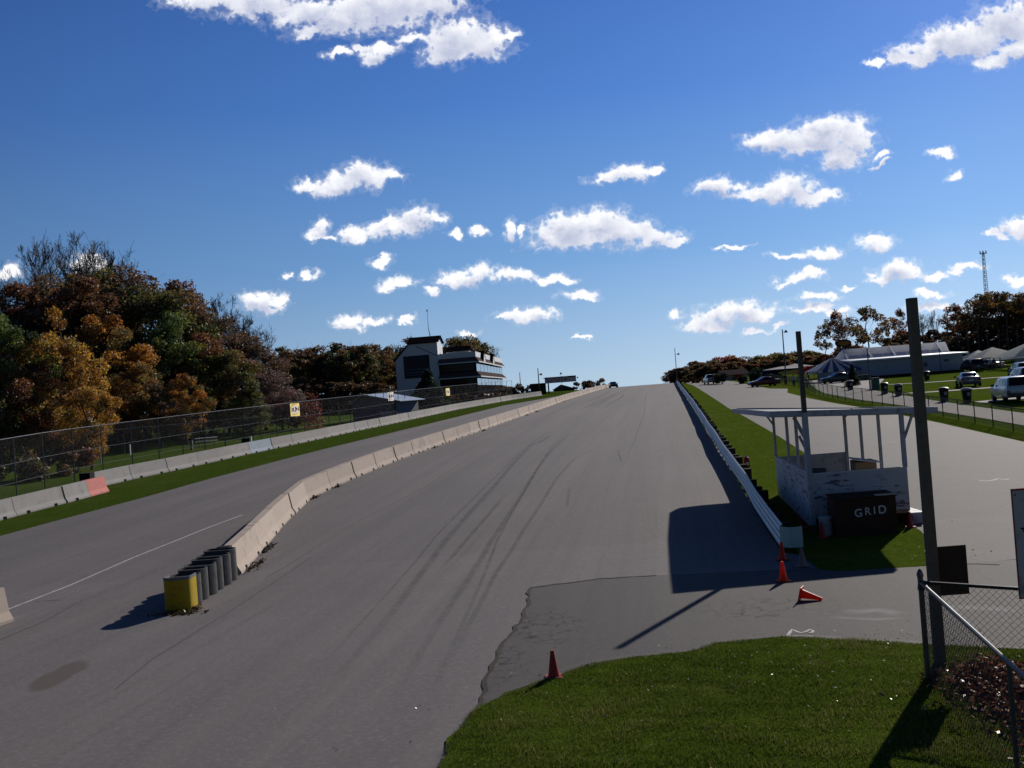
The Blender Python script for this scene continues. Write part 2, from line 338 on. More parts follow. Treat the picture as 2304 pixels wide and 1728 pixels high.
M['shingle'] = mat('shingle_grey_brown', (.10, .078, .072), .95, var=.2, scale=9, spec=.0); M['shingle_dark'] = mat('shingle_dark', (.012, .011, .014), .95, var=.25, scale=9, spec=.0)
M['siding'] = mat('white_siding', (.72, .73, .76), .7, var=.05); M['dark_wall'] = mat('dark_wall', (.010, .008, .010), .9, spec=0)
M['vinyl'] = mat('tent_vinyl', (.78, .79, .82), .4, var=.04, trans=.68); M['vinyl_clear'] = mat('tent_window', (.34, .37, .44), .15, var=.1)
M['metalroof'] = mat('metal_roof', (.50, .54, .60), .35, .4, var=.06); M['trailerwall'] = mat('painted_wall', (.42, .44, .52), .6, var=.05)
M['blue'] = mat('blue_stripe', (.06, .10, .26), .6); M['lav'] = mat('grey_canvas', (.38, .37, .40), .8, var=.08)
M['navy'] = mat('navy', (.02, .03, .06), .6); M['greenbox'] = mat('green_box', (.09, .15, .13), .6)
M['bin'] = mat('bin_black', (.018, .018, .02), .5); M['denim'] = mat('denim', (.03, .04, .08), .9); M['skin'] = mat('skin', (.42, .26, .19), .6); M['hair'] = mat('hair', (.04, .025, .015), .8)
M['shirt'] = mat('shirt_pale', (.45, .50, .60), .85); M['shirt_dark'] = mat('shirt_dark', (.03, .03, .04), .85)
M['link'] = linkmat('chain_link', (.12, .12, .125), .055, .011); M['link_dark'] = linkmat('chain_link_rusty', (.17, .13, .11), .055, .11)
M['skid'] = bpy.data.materials.new('rubber_mark'); M['skid'].use_nodes = True
T = NT(M['skid'].node_tree); b = T.n['Principled BSDF']; v = T.new('ShaderNodeNewGeometry').outputs['Position']; b.inputs['Base Color'].default_value = (.055, .05, .052, 1); b.inputs['Roughness'].default_value = .8
uvn = T.new('ShaderNodeTexCoord').outputs['UV']; su = T.new('ShaderNodeSeparateXYZ'); T.put(su.inputs[0], uvn)
edge = T.rng(T.math('ABSOLUTE', T.math('SUBTRACT', su.outputs[0], .5)), .2, .5, 1, 0); endf = T.math('MULTIPLY', T.rng(su.outputs[1], 0, .2), T.rng(su.outputs[1], .75, 1, 1, 0))
al = T.math('MULTIPLY', T.math('MULTIPLY', edge, endf), T.rng(T.noise(v, 1.2, 6, .7).outputs[0], .25, .7, .05, .50)); T.put(b.inputs['Alpha'], al)
# ------------------------------------------------------------------ ground shape
KN = [(-80,0),(26,0),(31,.06),(38,.33),(45,.63),(60,1.2),(78,1.7),(100,2.2),(131,2.75),(170,3.4),(200,3.87),(225,4.2),(240,4.32),(255,4.35),(275,4.25),(320,3.6),(500,1),(3000,-40)]
WALL = [(-60,-40.),(-25.3,45.),(-25.3,61.4),(-23.7,67.5),(-19.4,87.3),(-14.6,112.2),(-8.5,150),(-.4,184.5),(5.9,203.5),(22,252),(60,340)]
def lerp(t, x, xi=0, yi=1):
    for a, b in zip(t, t[1:]):
        if x <= b[xi]: return a[yi]+(b[yi]-a[yi])*(x-a[xi])/(b[xi]-a[xi])
    return t[-1][yi]
def wallx(y): return lerp(WALL, y, 1, 0)
def sm(a, b, x): t = min(1, max(0, (x-a)/(b-a))); return t*t*(3-2*t)
def gz(x, y):
    z = lerp(KN, y)
    s = wallx(y)-x-4
    if s > 0: z += 1.6*sm(0, 70, s)*sm(20, 60, y)
    if x > 50: z += 2.2*sm(50, 95, x)*sm(130, 190, y)
    return z
def G(px, py):
    d = D(px, py); t = 4.0
    while t < 1500:
        p = EYE+d*t
        if p.z <= gz(p.x, p.y): break
        t *= 1.001
    return p
def P(x, y, h=0): return Vector((x, y, gz(x, y)+h))
def Y(px, y, off=0):                         # ground point under image column px at depth y (first guess keeps the roll in)
    z = gz((px-1152)/F*y, y); 
    for _ in range(3):
        v = (5-z)/y*F; u = (px-1152+v*math.sin(ROLL))/math.cos(ROLL)*1.0; x = u/F*y; z = gz(x, y)
    return Vector((x, y, z))
YG = sorted(set([-30, -15, 0, 10, 15, 20, 26, 31] + list(range(35, 301, 5)) + [320, 350, 400, 500, 700, 1000, 1600, 3000]))
XG = [-900, -500, -300, -200] + list(range(-150, 151, 10)) + [200, 300, 500, 900]
me = bpy.data.meshes.new('ground'); nx = len(XG)
me.from_pydata([(x, y, gz(x, y)) for y in YG for x in XG], [], [(j*nx+i, j*nx+i+1, (j+1)*nx+i+1, (j+1)*nx+i) for j in range(len(YG)-1) for i in range(nx-1)])
me.materials.append(M['turf']); me.materials.append(M['turf_wood']); me.materials.append(M['turf_bright'])
for p in me.polygons:
    c = p.center
    p.material_index = 1 if (c.x < wallx(c.y)-30 or c.y > 170 and c.x > 60) else (2 if c.x > 24 else 0)
go = bpy.data.objects.new('ground', me); col.objects.link(go); tag(go, 'grassy ground rising up the hill', kind='structure')
def sheet(name, poly, m, h, label, kind='structure', parent=None):
    bm = bmesh.new(); vs = [bm.verts.new((p[0], p[1], 0)) for p in poly]; bm.faces.new(vs)
    bmesh.ops.triangulate(bm, faces=bm.faces[:])
    x0, x1 = min(p[0] for p in poly), max(p[0] for p in poly); y0, y1 = min(p[1] for p in poly), max(p[1] for p in poly)
    for y in YG:
        if y0 < y < y1: bmesh.ops.bisect_plane(bm, geom=bm.verts[:]+bm.edges[:]+bm.faces[:], plane_co=(0, y, 0), plane_no=(0, 1, 0))
    for x in XG:
        if x0 < x < x1: bmesh.ops.bisect_plane(bm, geom=bm.verts[:]+bm.edges[:]+bm.faces[:], plane_co=(x, 0, 0), plane_no=(1, 0, 0))
    bmesh.ops.recalc_face_normals(bm, faces=bm.faces[:])
    for v in bm.verts: v.co.z = gz(v.co.x, v.co.y)+h
    me = bpy.data.meshes.new(name); bm.to_mesh(me); bm.free(); me.materials.append(m)
    if me.polygons and sum(p.normal.z for p in me.polygons) < 0: me.flip_normals()
    o = bpy.data.objects.new(name, me); col.objects.link(o); tag(o, label, kind=kind)
    if parent: o.parent = parent
    return o
def wig(poly, amp=.25, step=1.0, closed=True):   # uneven natural edge
    out = []; n = len(poly)
    for i in range(n if closed else n-1):
        a, b = poly[i], poly[(i+1) % n]; L = math.hypot(b[0]-a[0], b[1]-a[1]); k = max(1, int(L/step))
        for j in range(k):
            t = j/k; out.append((a[0]+(b[0]-a[0])*t+random.uniform(-amp, amp)*(j > 0), a[1]+(b[1]-a[1])*t+random.uniform(-amp, amp)*(j > 0)))
    return out
RAIL = [(6.2, 21.5), (7.08, 27.6), (12.1, 62.3), (17.7, 99), (34.5, 208.7), (41, 250), (49, 300)]
STRIPR = [(11.6, 29.3), (14.5, 51), (15.9, 62), (20, 94), (34.2, 189), (42, 250)]
ASPL = [(-38, -20), (-29, 20), (-22.2, 42.5), (-19.8, 52.6), (-16.1, 72.1), (-9.9, 102.2), (-1.3, 153), (5, 173.7), (13, 205), (24, 250), (36, 300)]
VERGE = [(23.4, 25.2), (23.8, 38), (24.4, 48.3), (25.3, 58), (27.2, 76), (28, 87), (29.3, 99.5), (32.3, 118), (36, 131), (35.2, 137), (39, 165), (43.7, 196), (50, 250)]
stain = G(165, 1515); spot2 = G(1740, 1018)
M['asphalt'] = asphalt('track_asphalt2', (.178, .163, .160), stains=[(stain.x, stain.y, .42, 1.05, (.105, .088, .072)), (spot2.x-2.2, spot2.y, .5, 1.3, (.12, .11, .1))])
sheet('race_track', ASPL+[(49, 300), (41, 250), (34.5, 208.7), (17.7, 99), (12.1, 62.3), (7.08, 27.6), (9.5, 24.4), (22, 24.2), (32, 24), (34, -25)], M['asphalt'], .02, 'long grey asphalt race track climbing to the crest')
sheet('pit_lane', [(10.0, 24.3)]+VERGE+[(42, 250)]+list(reversed(STRIPR[:-1])), M['asphalt_pit'], .026, 'grey asphalt pit lane right of the grass strip')
def gp(l): return [(G(*p).x, G(*p).y) for p in l]
crack = gp([(1040,1700),(1075,1600),(1090,1545),(1120,1480),(1142,1440),(1180,1388),(1188,1350),(1195,1325),(1350,1305),(1510,1296)])
sheet('access_road', crack+[(7.0, 25.2), (9.5, 24.45), (22, 24), (40, 22), (40, 12), (6, 12), (-1, 13)], M['asphalt_dark'], .030, 'older cracked asphalt access road crossing below the hut')
FG = gp([(960,1790),(1004,1692),(1056,1614),(1120,1578),(1174,1554),(1260,1525),(1330,1499),(1430,1482),(1555,1471),(1608,1452),(1760,1438),(1960,1447),(2081,1455),(2304,1467)])
FG = [(FG[0][0]-1.4, 4)]+FG+[(14, FG[-1][1]-.4), (24, 16.5), (24, 4)]
sheet('lawn', wig(FG, .10, .3), M['turf_bright'], .05, 'green lawn in the near foreground', 'structure')
lane = gp([(1800,868),(1960,878),(2029,890),(2116,904),(2166,912),(2304,938)])
FEN = [(24.6, 36), (25.6, 44.5), (26.3, 52), (27.2, 60), (28.9, 76), (30.3, 93.5), (32.6, 108), (36, 122), (39.5, 135), (43, 160), (48, 200)]
sheet('paddock_road', [(32.5, 44), (27.2, 44.5), (27.8, 52), (28.5, 60), (30, 76), (31.3, 92), (33.6, 108), (37, 122), (40.5, 135), (47, 162), (60, 164), (52, 140), (43, 118)]+[(38.6, 107.8), (35.8, 92.2), (33.7, 79.2), (33, 73.5), (31.8, 62), (33, 50)], M['asphalt_lane'], .03, 'asphalt paddock road behind the low chain-link fence')
for a, wd in (([(1912,869.5),(2080,861),(2258,848),(2304,846)], 1.1), ([(2022,886),(2100,881),(2224,872),(2304,867)], 1.2), ([(2186,905),(2250,899),(2304,893)], 1.2)):
    q = gp(a); sheet('gravel_path', q+[(x+.1, y-wd*1.6) for x, y in reversed(q)], M['path'], .034, 'narrow pale gravel path across the paddock grass')
# painted line, apron edge crack, seams, rubber marks
def ribbon(name, pts, wd, m, h, label, uv=False, kind='structure'):
    pts = [Vector((p[0], p[1], 0)) for p in pts]; dn = []
    for a, b in zip(pts, pts[1:]):
        k = max(1, int((b-a).length/1.0)); dn += [a.lerp(b, j/k) for j in range(k)]
    dn.append(pts[-1]); vs = []; fs = []; L = [0]
    for a, b in zip(dn, dn[1:]): L.append(L[-1]+(b-a).length)
    for i, p in enumerate(dn):
        t = (dn[min(i+1, len(dn)-1)]-dn[max(i-1, 0)]).normalized(); nrm = Vector((-t.y, t.x, 0)); ww = wd(i/len(dn)) if callable(wd) else wd
        for s in (-.5, .5): q = p+nrm*s*ww; vs.append((q.x, q.y, gz(q.x, q.y)+h))
    for i in range(len(dn)-1): fs.append((2*i, 2*i+1, 2*i+3, 2*i+2))
    me = bpy.data.meshes.new(name); me.from_pydata(vs, [], fs); me.materials.append(m)
    u = me.uv_layers.new(name='uv')
    for p in me.polygons:
        for li in p.loop_indices:
            vi = me.loops[li].vertex_index; u.data[li].uv = (vi % 2, L[vi//2]/L[-1])
    if sum(p.normal.z for p in me.polygons) < 0: me.flip_normals()
    o = bpy.data.objects.new(name, me); col.objects.link(o); tag(o, label, kind=kind); return o
M['line'] = mat('worn_line_paint', (.50, .48, .47), .8, var=.2, scale=5, dirt=(.3, .28, .27), dscale=3)
M['crackm'] = mat('crack_dark', (.035, .03, .022), .95, var=.5, scale=4); M['seam'] = mat('seam', (.10, .09, .088), .9)
M['dust'] = M['skid'].copy(); M['dust'].node_tree.nodes['Principled BSDF'].inputs['Base Color'].default_value = (.34, .33, .34, 1)
M['soil'] = M['dust'].copy(); M['soil'].node_tree.nodes['Principled BSDF'].inputs['Base Color'].default_value = (.07, .045, .03, 1)
ribbon('worn_soil_edge', wig(FG[1:-1], .08, .3, False), lambda t: .22+.16*math.sin(t*61)*math.sin(t*23), M['soil'], .058, 'thin brown worn soil edge between lawn and asphalt')
ribbon('painted_line', gp([(-60,1405),(23,1371),(300,1256),(460,1192),(545,1160)]), .085, M['line'], .026, 'thin white line painted on the far lane')
ribbon('pavement_crack', wig(crack, .06, .3, False), lambda t: .05+.05*abs(math.sin(t*37)), M['crackm'], .036, 'dark ragged crack along the edge of the old asphalt')
for i, s in enumerate(([(600,1300),(809,1173),(961,1095),(1080,1015)], [(700,1255),(345,1485),(150,1640)], [(-20,1450),(100,1400),(260,1310)])):
    ribbon('pavement_seam', wig(gp(s), .02, 2, False), .035, M['seam'], .027, 'thin dark seam in the track pavement')
ribbon('pavement_seam', wig(gp([(80,1355),(140,1352),(190,1345)]), .02, 1, False), .03, M['seam'], .027, 'thin dark seam in the track pavement')
C5 = lambda l: [(440+x/2.304, 900+y/2.304) for x, y in l]
marks = [(C5([(1840,185),(1740,240),(1640,340),(1540,460),(1420,590),(1290,740),(1160,915)])+[(880,1385),(800,1480),(700,1600)], .30),
 (C5([(1950,170),(1830,280),(1760,380),(1700,480),(1610,620),(1530,740),(1430,910)])+[(1000,1385),(930,1500),(850,1640)], .26),
 (C5([(2050,260),(1950,320),(1870,410),(1800,530),(1700,680),(1560,900)])+[(1060,1400),(980,1550)], .2),
 (C5([(1620,480),(1500,620),(1380,760),(1240,915)]), .22), (C5([(1940,450),(1925,570)]), .15), (C5([(2190,260),(2210,330)]), .15), (C5([(1545,178),(1585,168)]), .25)]
C4 = lambda l: [(1100+x/4.809, 740+y/4.809) for x, y in l]
marks += [(C4([(960,830),(1180,750),(1290,690),(1340,662)]), .5), (C4([(1010,870),(1230,780),(1380,690)]), .45), (C4([(1100,870),(1330,740),(1400,680)]), .35), (C4([(1180,890),(1400,770),(1470,710)]), .4), (C4([(1230,830),(1440,740),(1460,700)]), .3), (C4([(520,1250),(680,1155)]), .25)]
for dx_, dy_, w_ in ((-30, 0, .10), (104, 10, .13)):
    marks.append(([(x+dx_*(y-900)/300, y+dy_) for x, y in C5([(1880,150),(1780,215),(1680,310),(1570,430),(1440,570),(1310,720),(1180,900)])+[(890,1370),(810,1470),(700,1610)]], w_))
marks += [([(1372,884),(1300,905),(1240,932),(1200,955)], .2), ([(1420,872),(1370,900),(1330,930)], .2), ([(1398,880),(1340,905),(1300,925)], .25), ([(1455,880),(1450,930),(1425,1000),(1380,1090)], .12)]
for l, wd in marks:
    ribbon('tyre_mark', gp(l), wd, M['skid'], .031, 'dark rubber tyre mark curving up the track')
pts = [G(1480+x/3.568, 1100+y/3.568) for x, y in ((1215,1170),(1240,1168),(1248,1155),(1225,1143),(1195,1160),(1150,1170),(1110,1158),(1080,1143),(1066,1160),(1042,1197))]
nm = ribbon('painted_number', [(p.x, p.y) for p in pts], .065, M['line'], .036, 'white painted number on the asphalt beside the lawn')
b0, b1 = G(1480+1040/3.568, 1100+1199/3.568), G(1480+1245/3.568, 1100+1200/3.568)
ribbon('painted_number', [(b0.x, b0.y), (b1.x, b1.y)], .09, M['line'], .036, 'white painted base stroke of the number on the asphalt')
for l in ([(2204,1083),(2222,1084),(2236,1082),(2246,1079),(2262,1081),(2270,1079),(2288,1079)], [(1985,997),(2000,996),(2018,997),(2032,995)]):
    ribbon('paint_trace', wig(gp(l), .05, .3, False), .10, M['line'], .032, 'faint white paint trace on the pit lane asphalt')
for l, ww in (([(1895,1378),(1930,1382),(1975,1377),(2040,1388)], .5), ([(1860,1392),(1960,1398),(2040,1395)], .25), ([(2120,1370),(2200,1372),(2304,1378)], .5)):
    ribbon('dust_patch', gp(l), ww, M['dust'], .034, 'pale dusty patch on the access road')
ribbon('pavement_joint', wig(gp([(1195,1325),(1350,1305),(1510,1296)]), .03, .4, False), .05, M['crackm'], .037, 'dark joint where the track meets the access road')
ribbon('pavement_joint', wig(gp([(2085,1272),(2200,1272),(2304,1275)]), .03, .4, False), .06, M['crackm'], .037, 'weedy joint between access road and pit lane')

# ------------------------------------------------------------------ concrete barriers
def barrier_mesh(L=3.93, Hh=.9, m='concrete'):
    q = MB(); prof = [(-.37, 0), (-.37, .08), (-.25, .28), (-.14, Hh), (.14, Hh), (.25, .28), (.37, .08), (.37, 0)]
    st = [0, .01, .75, .752, .95, .952, L-.952, L-.95, L-.752, L-.75, L-.01, L]   # two forklift slots cut through the foot
    for a, b, slot in ((.0, .72, 0), (.72, 1.0, 1), (1.0, L-1.0, 0), (L-1.0, L-.72, 1), (L-.72, L, 0)):
        pr = [(x, .13 if z == 0 and slot else z) for x, z in prof]
        if slot: pr = [(-.34, .13), (-.25, .28), (-.14, Hh), (.14, Hh), (.25, .28), (.34, .13)]
        q.prism([(x, a, z) for x, z in pr], (0, b-a, 0))
    return q
bars = {}
def place_row(line, mkey, n0, name, labels, group, cat='barrier', gap=.085, side=0, start=0.0, stop=1e9, L=3.93, seed=3):
    rr = random.Random(seed); pts = [Vector((a, b, 0)) for a, b in line]; seg = [(b-a).length for a, b in zip(pts, pts[1:])]; tot = sum(seg)
    def pos(s):
        for a, b, l in zip(pts, pts[1:], seg):
            if s <= l: return a.lerp(b, s/l)
            s -= l
        return pts[-1]
    s = start; i = 0; out = []
    while s+L < min(tot, stop):
        a, b = pos(s), pos(s+L); d = (b-a); d.z = 0
        za, zb = gz(a.x, a.y)+.02, gz(b.x, b.y)+.02
        rz = math.atan2(-d.x, d.y)+R(rr.uniform(-.5, .5))
        lab = labels(i)
        if mkey not in bars: o = bars[mkey] = barrier_mesh().build(name, M[mkey]); 
        else: o = bars[mkey].copy(); col.objects.link(o)
        jj = rr.uniform(-.02, .02)
        o.location = (a.x+jj, a.y, za-.012); o.rotation_euler = (math.atan2(zb-za, d.length), 0, rz)
        tag(o, lab, cat, group); out.append(o); s += L+gap; i += 1
    return out
MED = [(-9.05, 30.6), (-9.75, 39.), (-10.25, 47.3), (-9.72, 51.2), (-8.4, 59), (-7.2, 66), (-4.1, 81.5), (.1, 104.8), (8.4, 158), (14.4, 192), (24.3, 252.5)]
ORD = ['first', 'second', 'third', 'fourth', 'fifth', 'sixth', 'seventh', 'eighth', 'ninth', 'tenth', 'eleventh', 'twelfth', 'thirteenth', 'fourteenth', 'fifteenth']
med = place_row(MED, 'concrete', 0, 'concrete_barrier', lambda i: (f'tan concrete barrier, {ORD[i]} of the median row counted from the yellow crash cushion' if i < 15 else 'distant tan concrete barrier in the median row running up to the crest'), 'tan concrete barriers of the median row')
W1 = [(-26.3, 41.0), (-25.6, 45.2), (-24.9, 49.3), (-24.2, 53.3), (-23.6, 57.4)]
w1 = place_row(W1, 'concrete_grey', 0, 'concrete_barrier', lambda i: f'weathered grey concrete barrier, {["first","second","third","fourth"][i]} from the left in the row with the pink end', 'grey barriers of the short near row', start=.1)
# pink painted end block
q = barrier_mesh(2.6); a, b = Vector((-24.0, 54.6)), Vector((-23.55, 57.3)); d = b-a
w2l = [(-25.5, 59.6)]+[p for p in WALL if p[1] > 60 and p[1] < 215]
def lab2(i):
    if i == 0: return 'grey concrete barrier with a black shaded end, nearest of the long far wall'
    if i == 5: return 'grey concrete barrier tinted pale blue in the far wall, sixth from its near end'
    return f'streaked grey concrete barrier, {ORD[i]} from the near end of the long far wall' if i < 10 else 'distant streaked grey barrier in the long wall below the catch fence'
w2 = place_row(w2l, 'concrete_grey', 0, 'concrete_barrier', lab2, 'grey barriers of the long far wall', seed=5, gap=.035)
for i in (4, 5):
    if i < len(w2): w2[i].data = w2[i].data.copy(); w2[i].data.materials[0] = M['concrete_blue'] if i == 5 else M['concrete_grey']
o = w1[-1] if w1 else None
if o:
    pk = MB(); 
    pk.prism([(x, 2.15, z) for x, z in ((.375, .005), (.375, .085), (.256, .283), (.145, .905), (-.145, .905), (-.256, .283), (-.375, .085), (-.375, .005))], (0, 1.81, 0)); po = pk.build('painted_end', M['pink'], o); po['label'] = 'faded pink painted end of the barrier'
    o['label'] = 'grey concrete barrier with a faded pink painted end'
bk = MB(); bk.box((-.35, -.5, 0), (.35, -.02, .95)); bo = bk.build('shade_block', M['black'], w2[0]); bo['label'] = 'black block imitating the shaded barrier end'  # black block added in place of the shade on the barrier end
nb = bars['concrete'].copy(); col.objects.link(nb); e = G(32, 1396); nb.location = (e.x-.27, e.y-.1, 0.01); nb.rotation_euler = (0, 0, math.atan2(1, 4)+math.pi-.12); nb.rotation_euler.z = R(180-14); tag(nb, 'end of a tan concrete barrier cut off by the left frame edge', 'barrier', 'tan concrete barriers of the median row')

# ------------------------------------------------------------------ crash cushion: yellow nose and corrugated steel cells
c0 = G(398, 1378); c1 = Vector((MED[0][0], MED[0][1], 0)); dv = (c1-Vector((c0.x, c0.y, 0))); CL_ = dv.length-.5
cr = empty('crash_cushion', (c0.x, c0.y, .02), 'yellow nosed crash cushion of corrugated steel cells at the barrier end', 'crash cushion', rz=math.atan2(-dv.x, dv.y))
q = MB(); ns = []                           # U-shaped nose
for k in range(13):
    a = math.pi*(k/12); ns.append((-.36*math.cos(a), .32-.34*math.sin(a)**.6))
ns = [(-.36, .62)]+ns+[(.36, .62)]
inn = [(x*.94, y+.02 if y < .5 else y) for x, y in ns]
q.prism([(x, y, .0) for x, y in ns+inn[::-1]], (0, 0, .86)); q.build('nose', M['yellow'], cr, True)
q = MB(); q.prism([(x*1.015, y-.005, .80) for x, y in ns]+[(x*.93, y+.015, .80) for x, y in ns[::-1]], (0, 0, .075)); q.build('nose_rim', M['galv'], cr, True)
q = MB(); q.prism([(x*.9, y+.02, .78) for x, y in ns], (0, 0, .01)); q.build('nose_infill', M['black'], cr)
n = 6; step = (CL_-.5)/n
for i in range(n):
    y0 = .55+i*step; hh = .80+.03*i+.03*(i % 2); wv = .35+.02*i-.03*(i % 2)
    q = MB()
    pr = []                                 # corrugated outline of one cell
    for k in range(9):
        t = k/8; pr.append((wv+.11*math.sin(math.pi*t)-.06, y0+t*step*.90))
    full = pr+[(-x, y) for x, y in pr[::-1]]; innr = [(x*.88, y0+.05+(y-y0)*.85) for x, y in full]
    vs = [(x, y, 0) for x, y in full]+[(x, y, hh) for x, y in full]+[(x, y, hh) for x, y in innr]+[(x, y, 0) for x, y in innr]; N = len(full)
    q.add(vs, [(a*N+k, a*N+(k+1) % N, (a+1)*N+(k+1) % N, (a+1)*N+k) for a in range(3) for k in range(N)])
    q.build('steel_cell', M['cell'], cr, True)
    q = MB(); q.box((-wv*.85, y0+step*.08, hh-.13), (wv*.85, y0+step*.86, hh-.05)); q.build('cell_infill', M['black'], cr)
q = MB(); q.box((-.20, CL_+.02, .0), (.20, CL_+.32, 1.0), bev=.02); q.build('back_plate', M['black'], cr)
# leaf debris at foot
def litter(name, spots, n, label, size=.05, hgt=.03, cols=None, kind='stuff', parent=None, z0=.035, mk='litter', fn=None):
    cols = cols or [(.20, .09, .04), (.11, .05, .03), (.30, .17, .08), (.07, .04, .03), (.36, .26, .16)]
    V = np.zeros((n, 4, 3)); C = np.zeros((n, 3)); rg = np.random.default_rng(len(name)+n)
    for i in range(n):
        if fn: x, y, z = fn(rg)
        else:
            cx, cy, rx, ry = spots[rg.integers(len(spots))]; x = cx+rg.normal()*rx; y = cy+rg.normal()*ry; z = gz(x, y)+z0+abs(rg.normal())*hgt
        a = rg.uniform(0, 6.28); s = size*rg.uniform(.5, 1.3); t = rg.normal(size=2)*.5
        e1 = np.array([math.cos(a), math.sin(a), t[0]])*s; e2 = np.array([-math.sin(a), math.cos(a), t[1]])*s*.6; c = np.array([x, y, z])
        V[i] = [c-e1, c-e2, c+e1, c+e2]; C[i] = np.array(cols[rg.integers(len(cols))])*rg.uniform(.6, 1.3)
    o = fast(name, V.reshape(-1, 3), 4, M[mk], parent, C); return tag(o, label, kind=kind)
litter('fallen_leaves', [(c0.x+.1, c0.y-.3, .35, .12), (c0.x+.35, c0.y, .1, .3)], 260, 'small drift of dead leaves and weeds at the foot of the yellow nose', .05, .02, [(.14, .06, .03), (.08, .09, .02), (.22, .12, .06), (.05, .06, .02)])
sp_ = []
for i, f in enumerate((.3, 1, 4.2, 5.1, 9.5, 10.2, 14, 20, 22, 30)):
    oo = med[min(int(f), len(med)-1)]; p = Vector(oo.location); sp_.append((p.x+.5, p.y+(f % 1)*4, .10, .5))
litter('fallen_leaves', sp_, 700, 'dead leaves caught along the foot of the median barriers', .06, .015, [(.06, .045, .03), (.1, .07, .04), (.04, .045, .02)])
# ------------------------------------------------------------------ guard rail on the right
def pos_on(line, s):
    for a, b in zip(line, line[1:]):
        l = math.hypot(b[0]-a[0], b[1]-a[1])
        if s <= l: return (a[0]+(b[0]-a[0])*s/l, a[1]+(b[1]-a[1])*s/l)
        s -= l
    return line[-1]
GR = [(7.15, 27.6), (12.1, 62.3), (17.7, 99), (34.5, 208.7), (41, 250), (44, 270)]
gr = empty('guard_rail', (7.15, 27.6, 0), 'long pale corrugated steel guard rail along the right edge of the track', 'guard rail')
def loc_to(root, p): return Vector(p)-Vector(root.location)
prof = [(.0, .10), (-.06, .14), (-.06, .20), (.0, .25), (0, .30), (-.06, .35), (-.06, .41), (0, .46), (0, .50), (-.06, .55), (-.06, .61), (0, .66), (0, .70), (-.05, .74), (-.05, .79), (.0, .82)]
tot = sum(math.hypot(b[0]-a[0], b[1]-a[1]) for a, b in zip(GR, GR[1:]))
q = MB(); s = 0; ring = []; wob = random.Random(4)
while s < tot:
    x, y = pos_on(GR, s); ring.append((x, y)); s += 3.8
vs = []; n = len(prof)
for (x, y) in ring:
    j = wob.uniform(-.035, .035); k = wob.uniform(-.03, .03)
    for dx, z in prof: vs.append(loc_to(gr, (x+dx+j, y, gz(x, y)+z+k)))
back = [v+Vector((.012, 0, 0)) for v in vs]
q.add(vs+back, [(i*n+k, i*n+k+1, (i+1)*n+k+1, (i+1)*n+k) for i in range(len(ring)-1) for k in range(n-1)]+[(len(vs)+i*n+k, len(vs)+(i+1)*n+k, len(vs)+(i+1)*n+k+1, len(vs)+i*n+k+1) for i in range(len(ring)-1) for k in range(n-1)])
q.build('rail_beam', M['rail'], gr, True)
q = MB()                                    # curved terminal plate at the near end
arc = [(7.06, 27.62), (7.10, 27.36), (7.22, 27.22), (7.40, 27.20), (7.58, 27.26)]
vs = []; fs = []
for x, y in arc:
    vs += [loc_to(gr, (x, y, .22)), loc_to(gr, (x, y, .78))]
m_ = len(vs); vs += [v+Vector((0, .015, 0)) for v in vs]
for i in range(len(arc)-1): fs += [(2*i, 2*i+2, 2*i+3, 2*i+1), (m_+2*i, m_+2*i+1, m_+2*i+3, m_+2*i+2)]
q.add(vs, fs); q.build('end_plate', M['rail_green'], gr, True)
s = 1.0; i = 0
while s < tot-4 and i < 90:
    x, y = pos_on(GR, s); q = MB(); h = .72+wob.uniform(-.08, .12)
    q.box(loc_to(gr, (x+.05, y-.1, gz(x, y)-.1)), loc_to(gr, (x+.36, y+.1, gz(x, y)+h)), bev=.01); q.build('rail_post', M['wood_dark'], gr); s += 1.95 if s < 60 else 4.2; i += 1
# ------------------------------------------------------------------ traffic cones
def cone_parts(root, m, h=.47):
    q = MB(); q.lathe([(.11, .025), (.095, .06), (.03, h), (.022, h)], 20); q.build('cone_body', M[m], root, True)
    q = MB(); q.box((-.15, -.15, 0), (.15, .15, .028), bev=.008); q.build('base', M[m], root)
def cone(p, lab, m='orange', rot=None):
    e = empty('traffic_cone', (p.x, p.y, gz(p.x, p.y)+.035), lab, 'traffic cone', 'small traffic cones around the hut and road'); cone_parts(e, m)
    if rot: e.rotation_euler = rot
    return e
cone(G(1247, 1529), 'dark red traffic cone standing at the lawn edge beside the track', 'orange_dull')
cone(G(1763, 1311), 'bright orange traffic cone upright on the access road nearest the rail end')
cone(G(1761, 1262), 'orange traffic cone right under the curved end of the guard rail')
c = cone(G(1812, 1352), 'orange traffic cone tipped on its side on the access road', 'orange', (R(104), 0, R(62))); c.location.z = .17; c.location.x -= .1
cone(G(1806, 1277), 'pale faded traffic cone in the hut shadow right of the rail end', 'cone_pale')
cone(G(1804, 1193), 'leaning dull red traffic cone behind the rail at the hut corner', 'orange_dull', (0, R(-8), 0))
cone(G(1851, 1213), 'small red traffic cone before the white drum at the hut', 'orange_dull')
cone(G(2048, 1189), 'dark red traffic cone at the right end of the hut by the step', 'orange_dull')
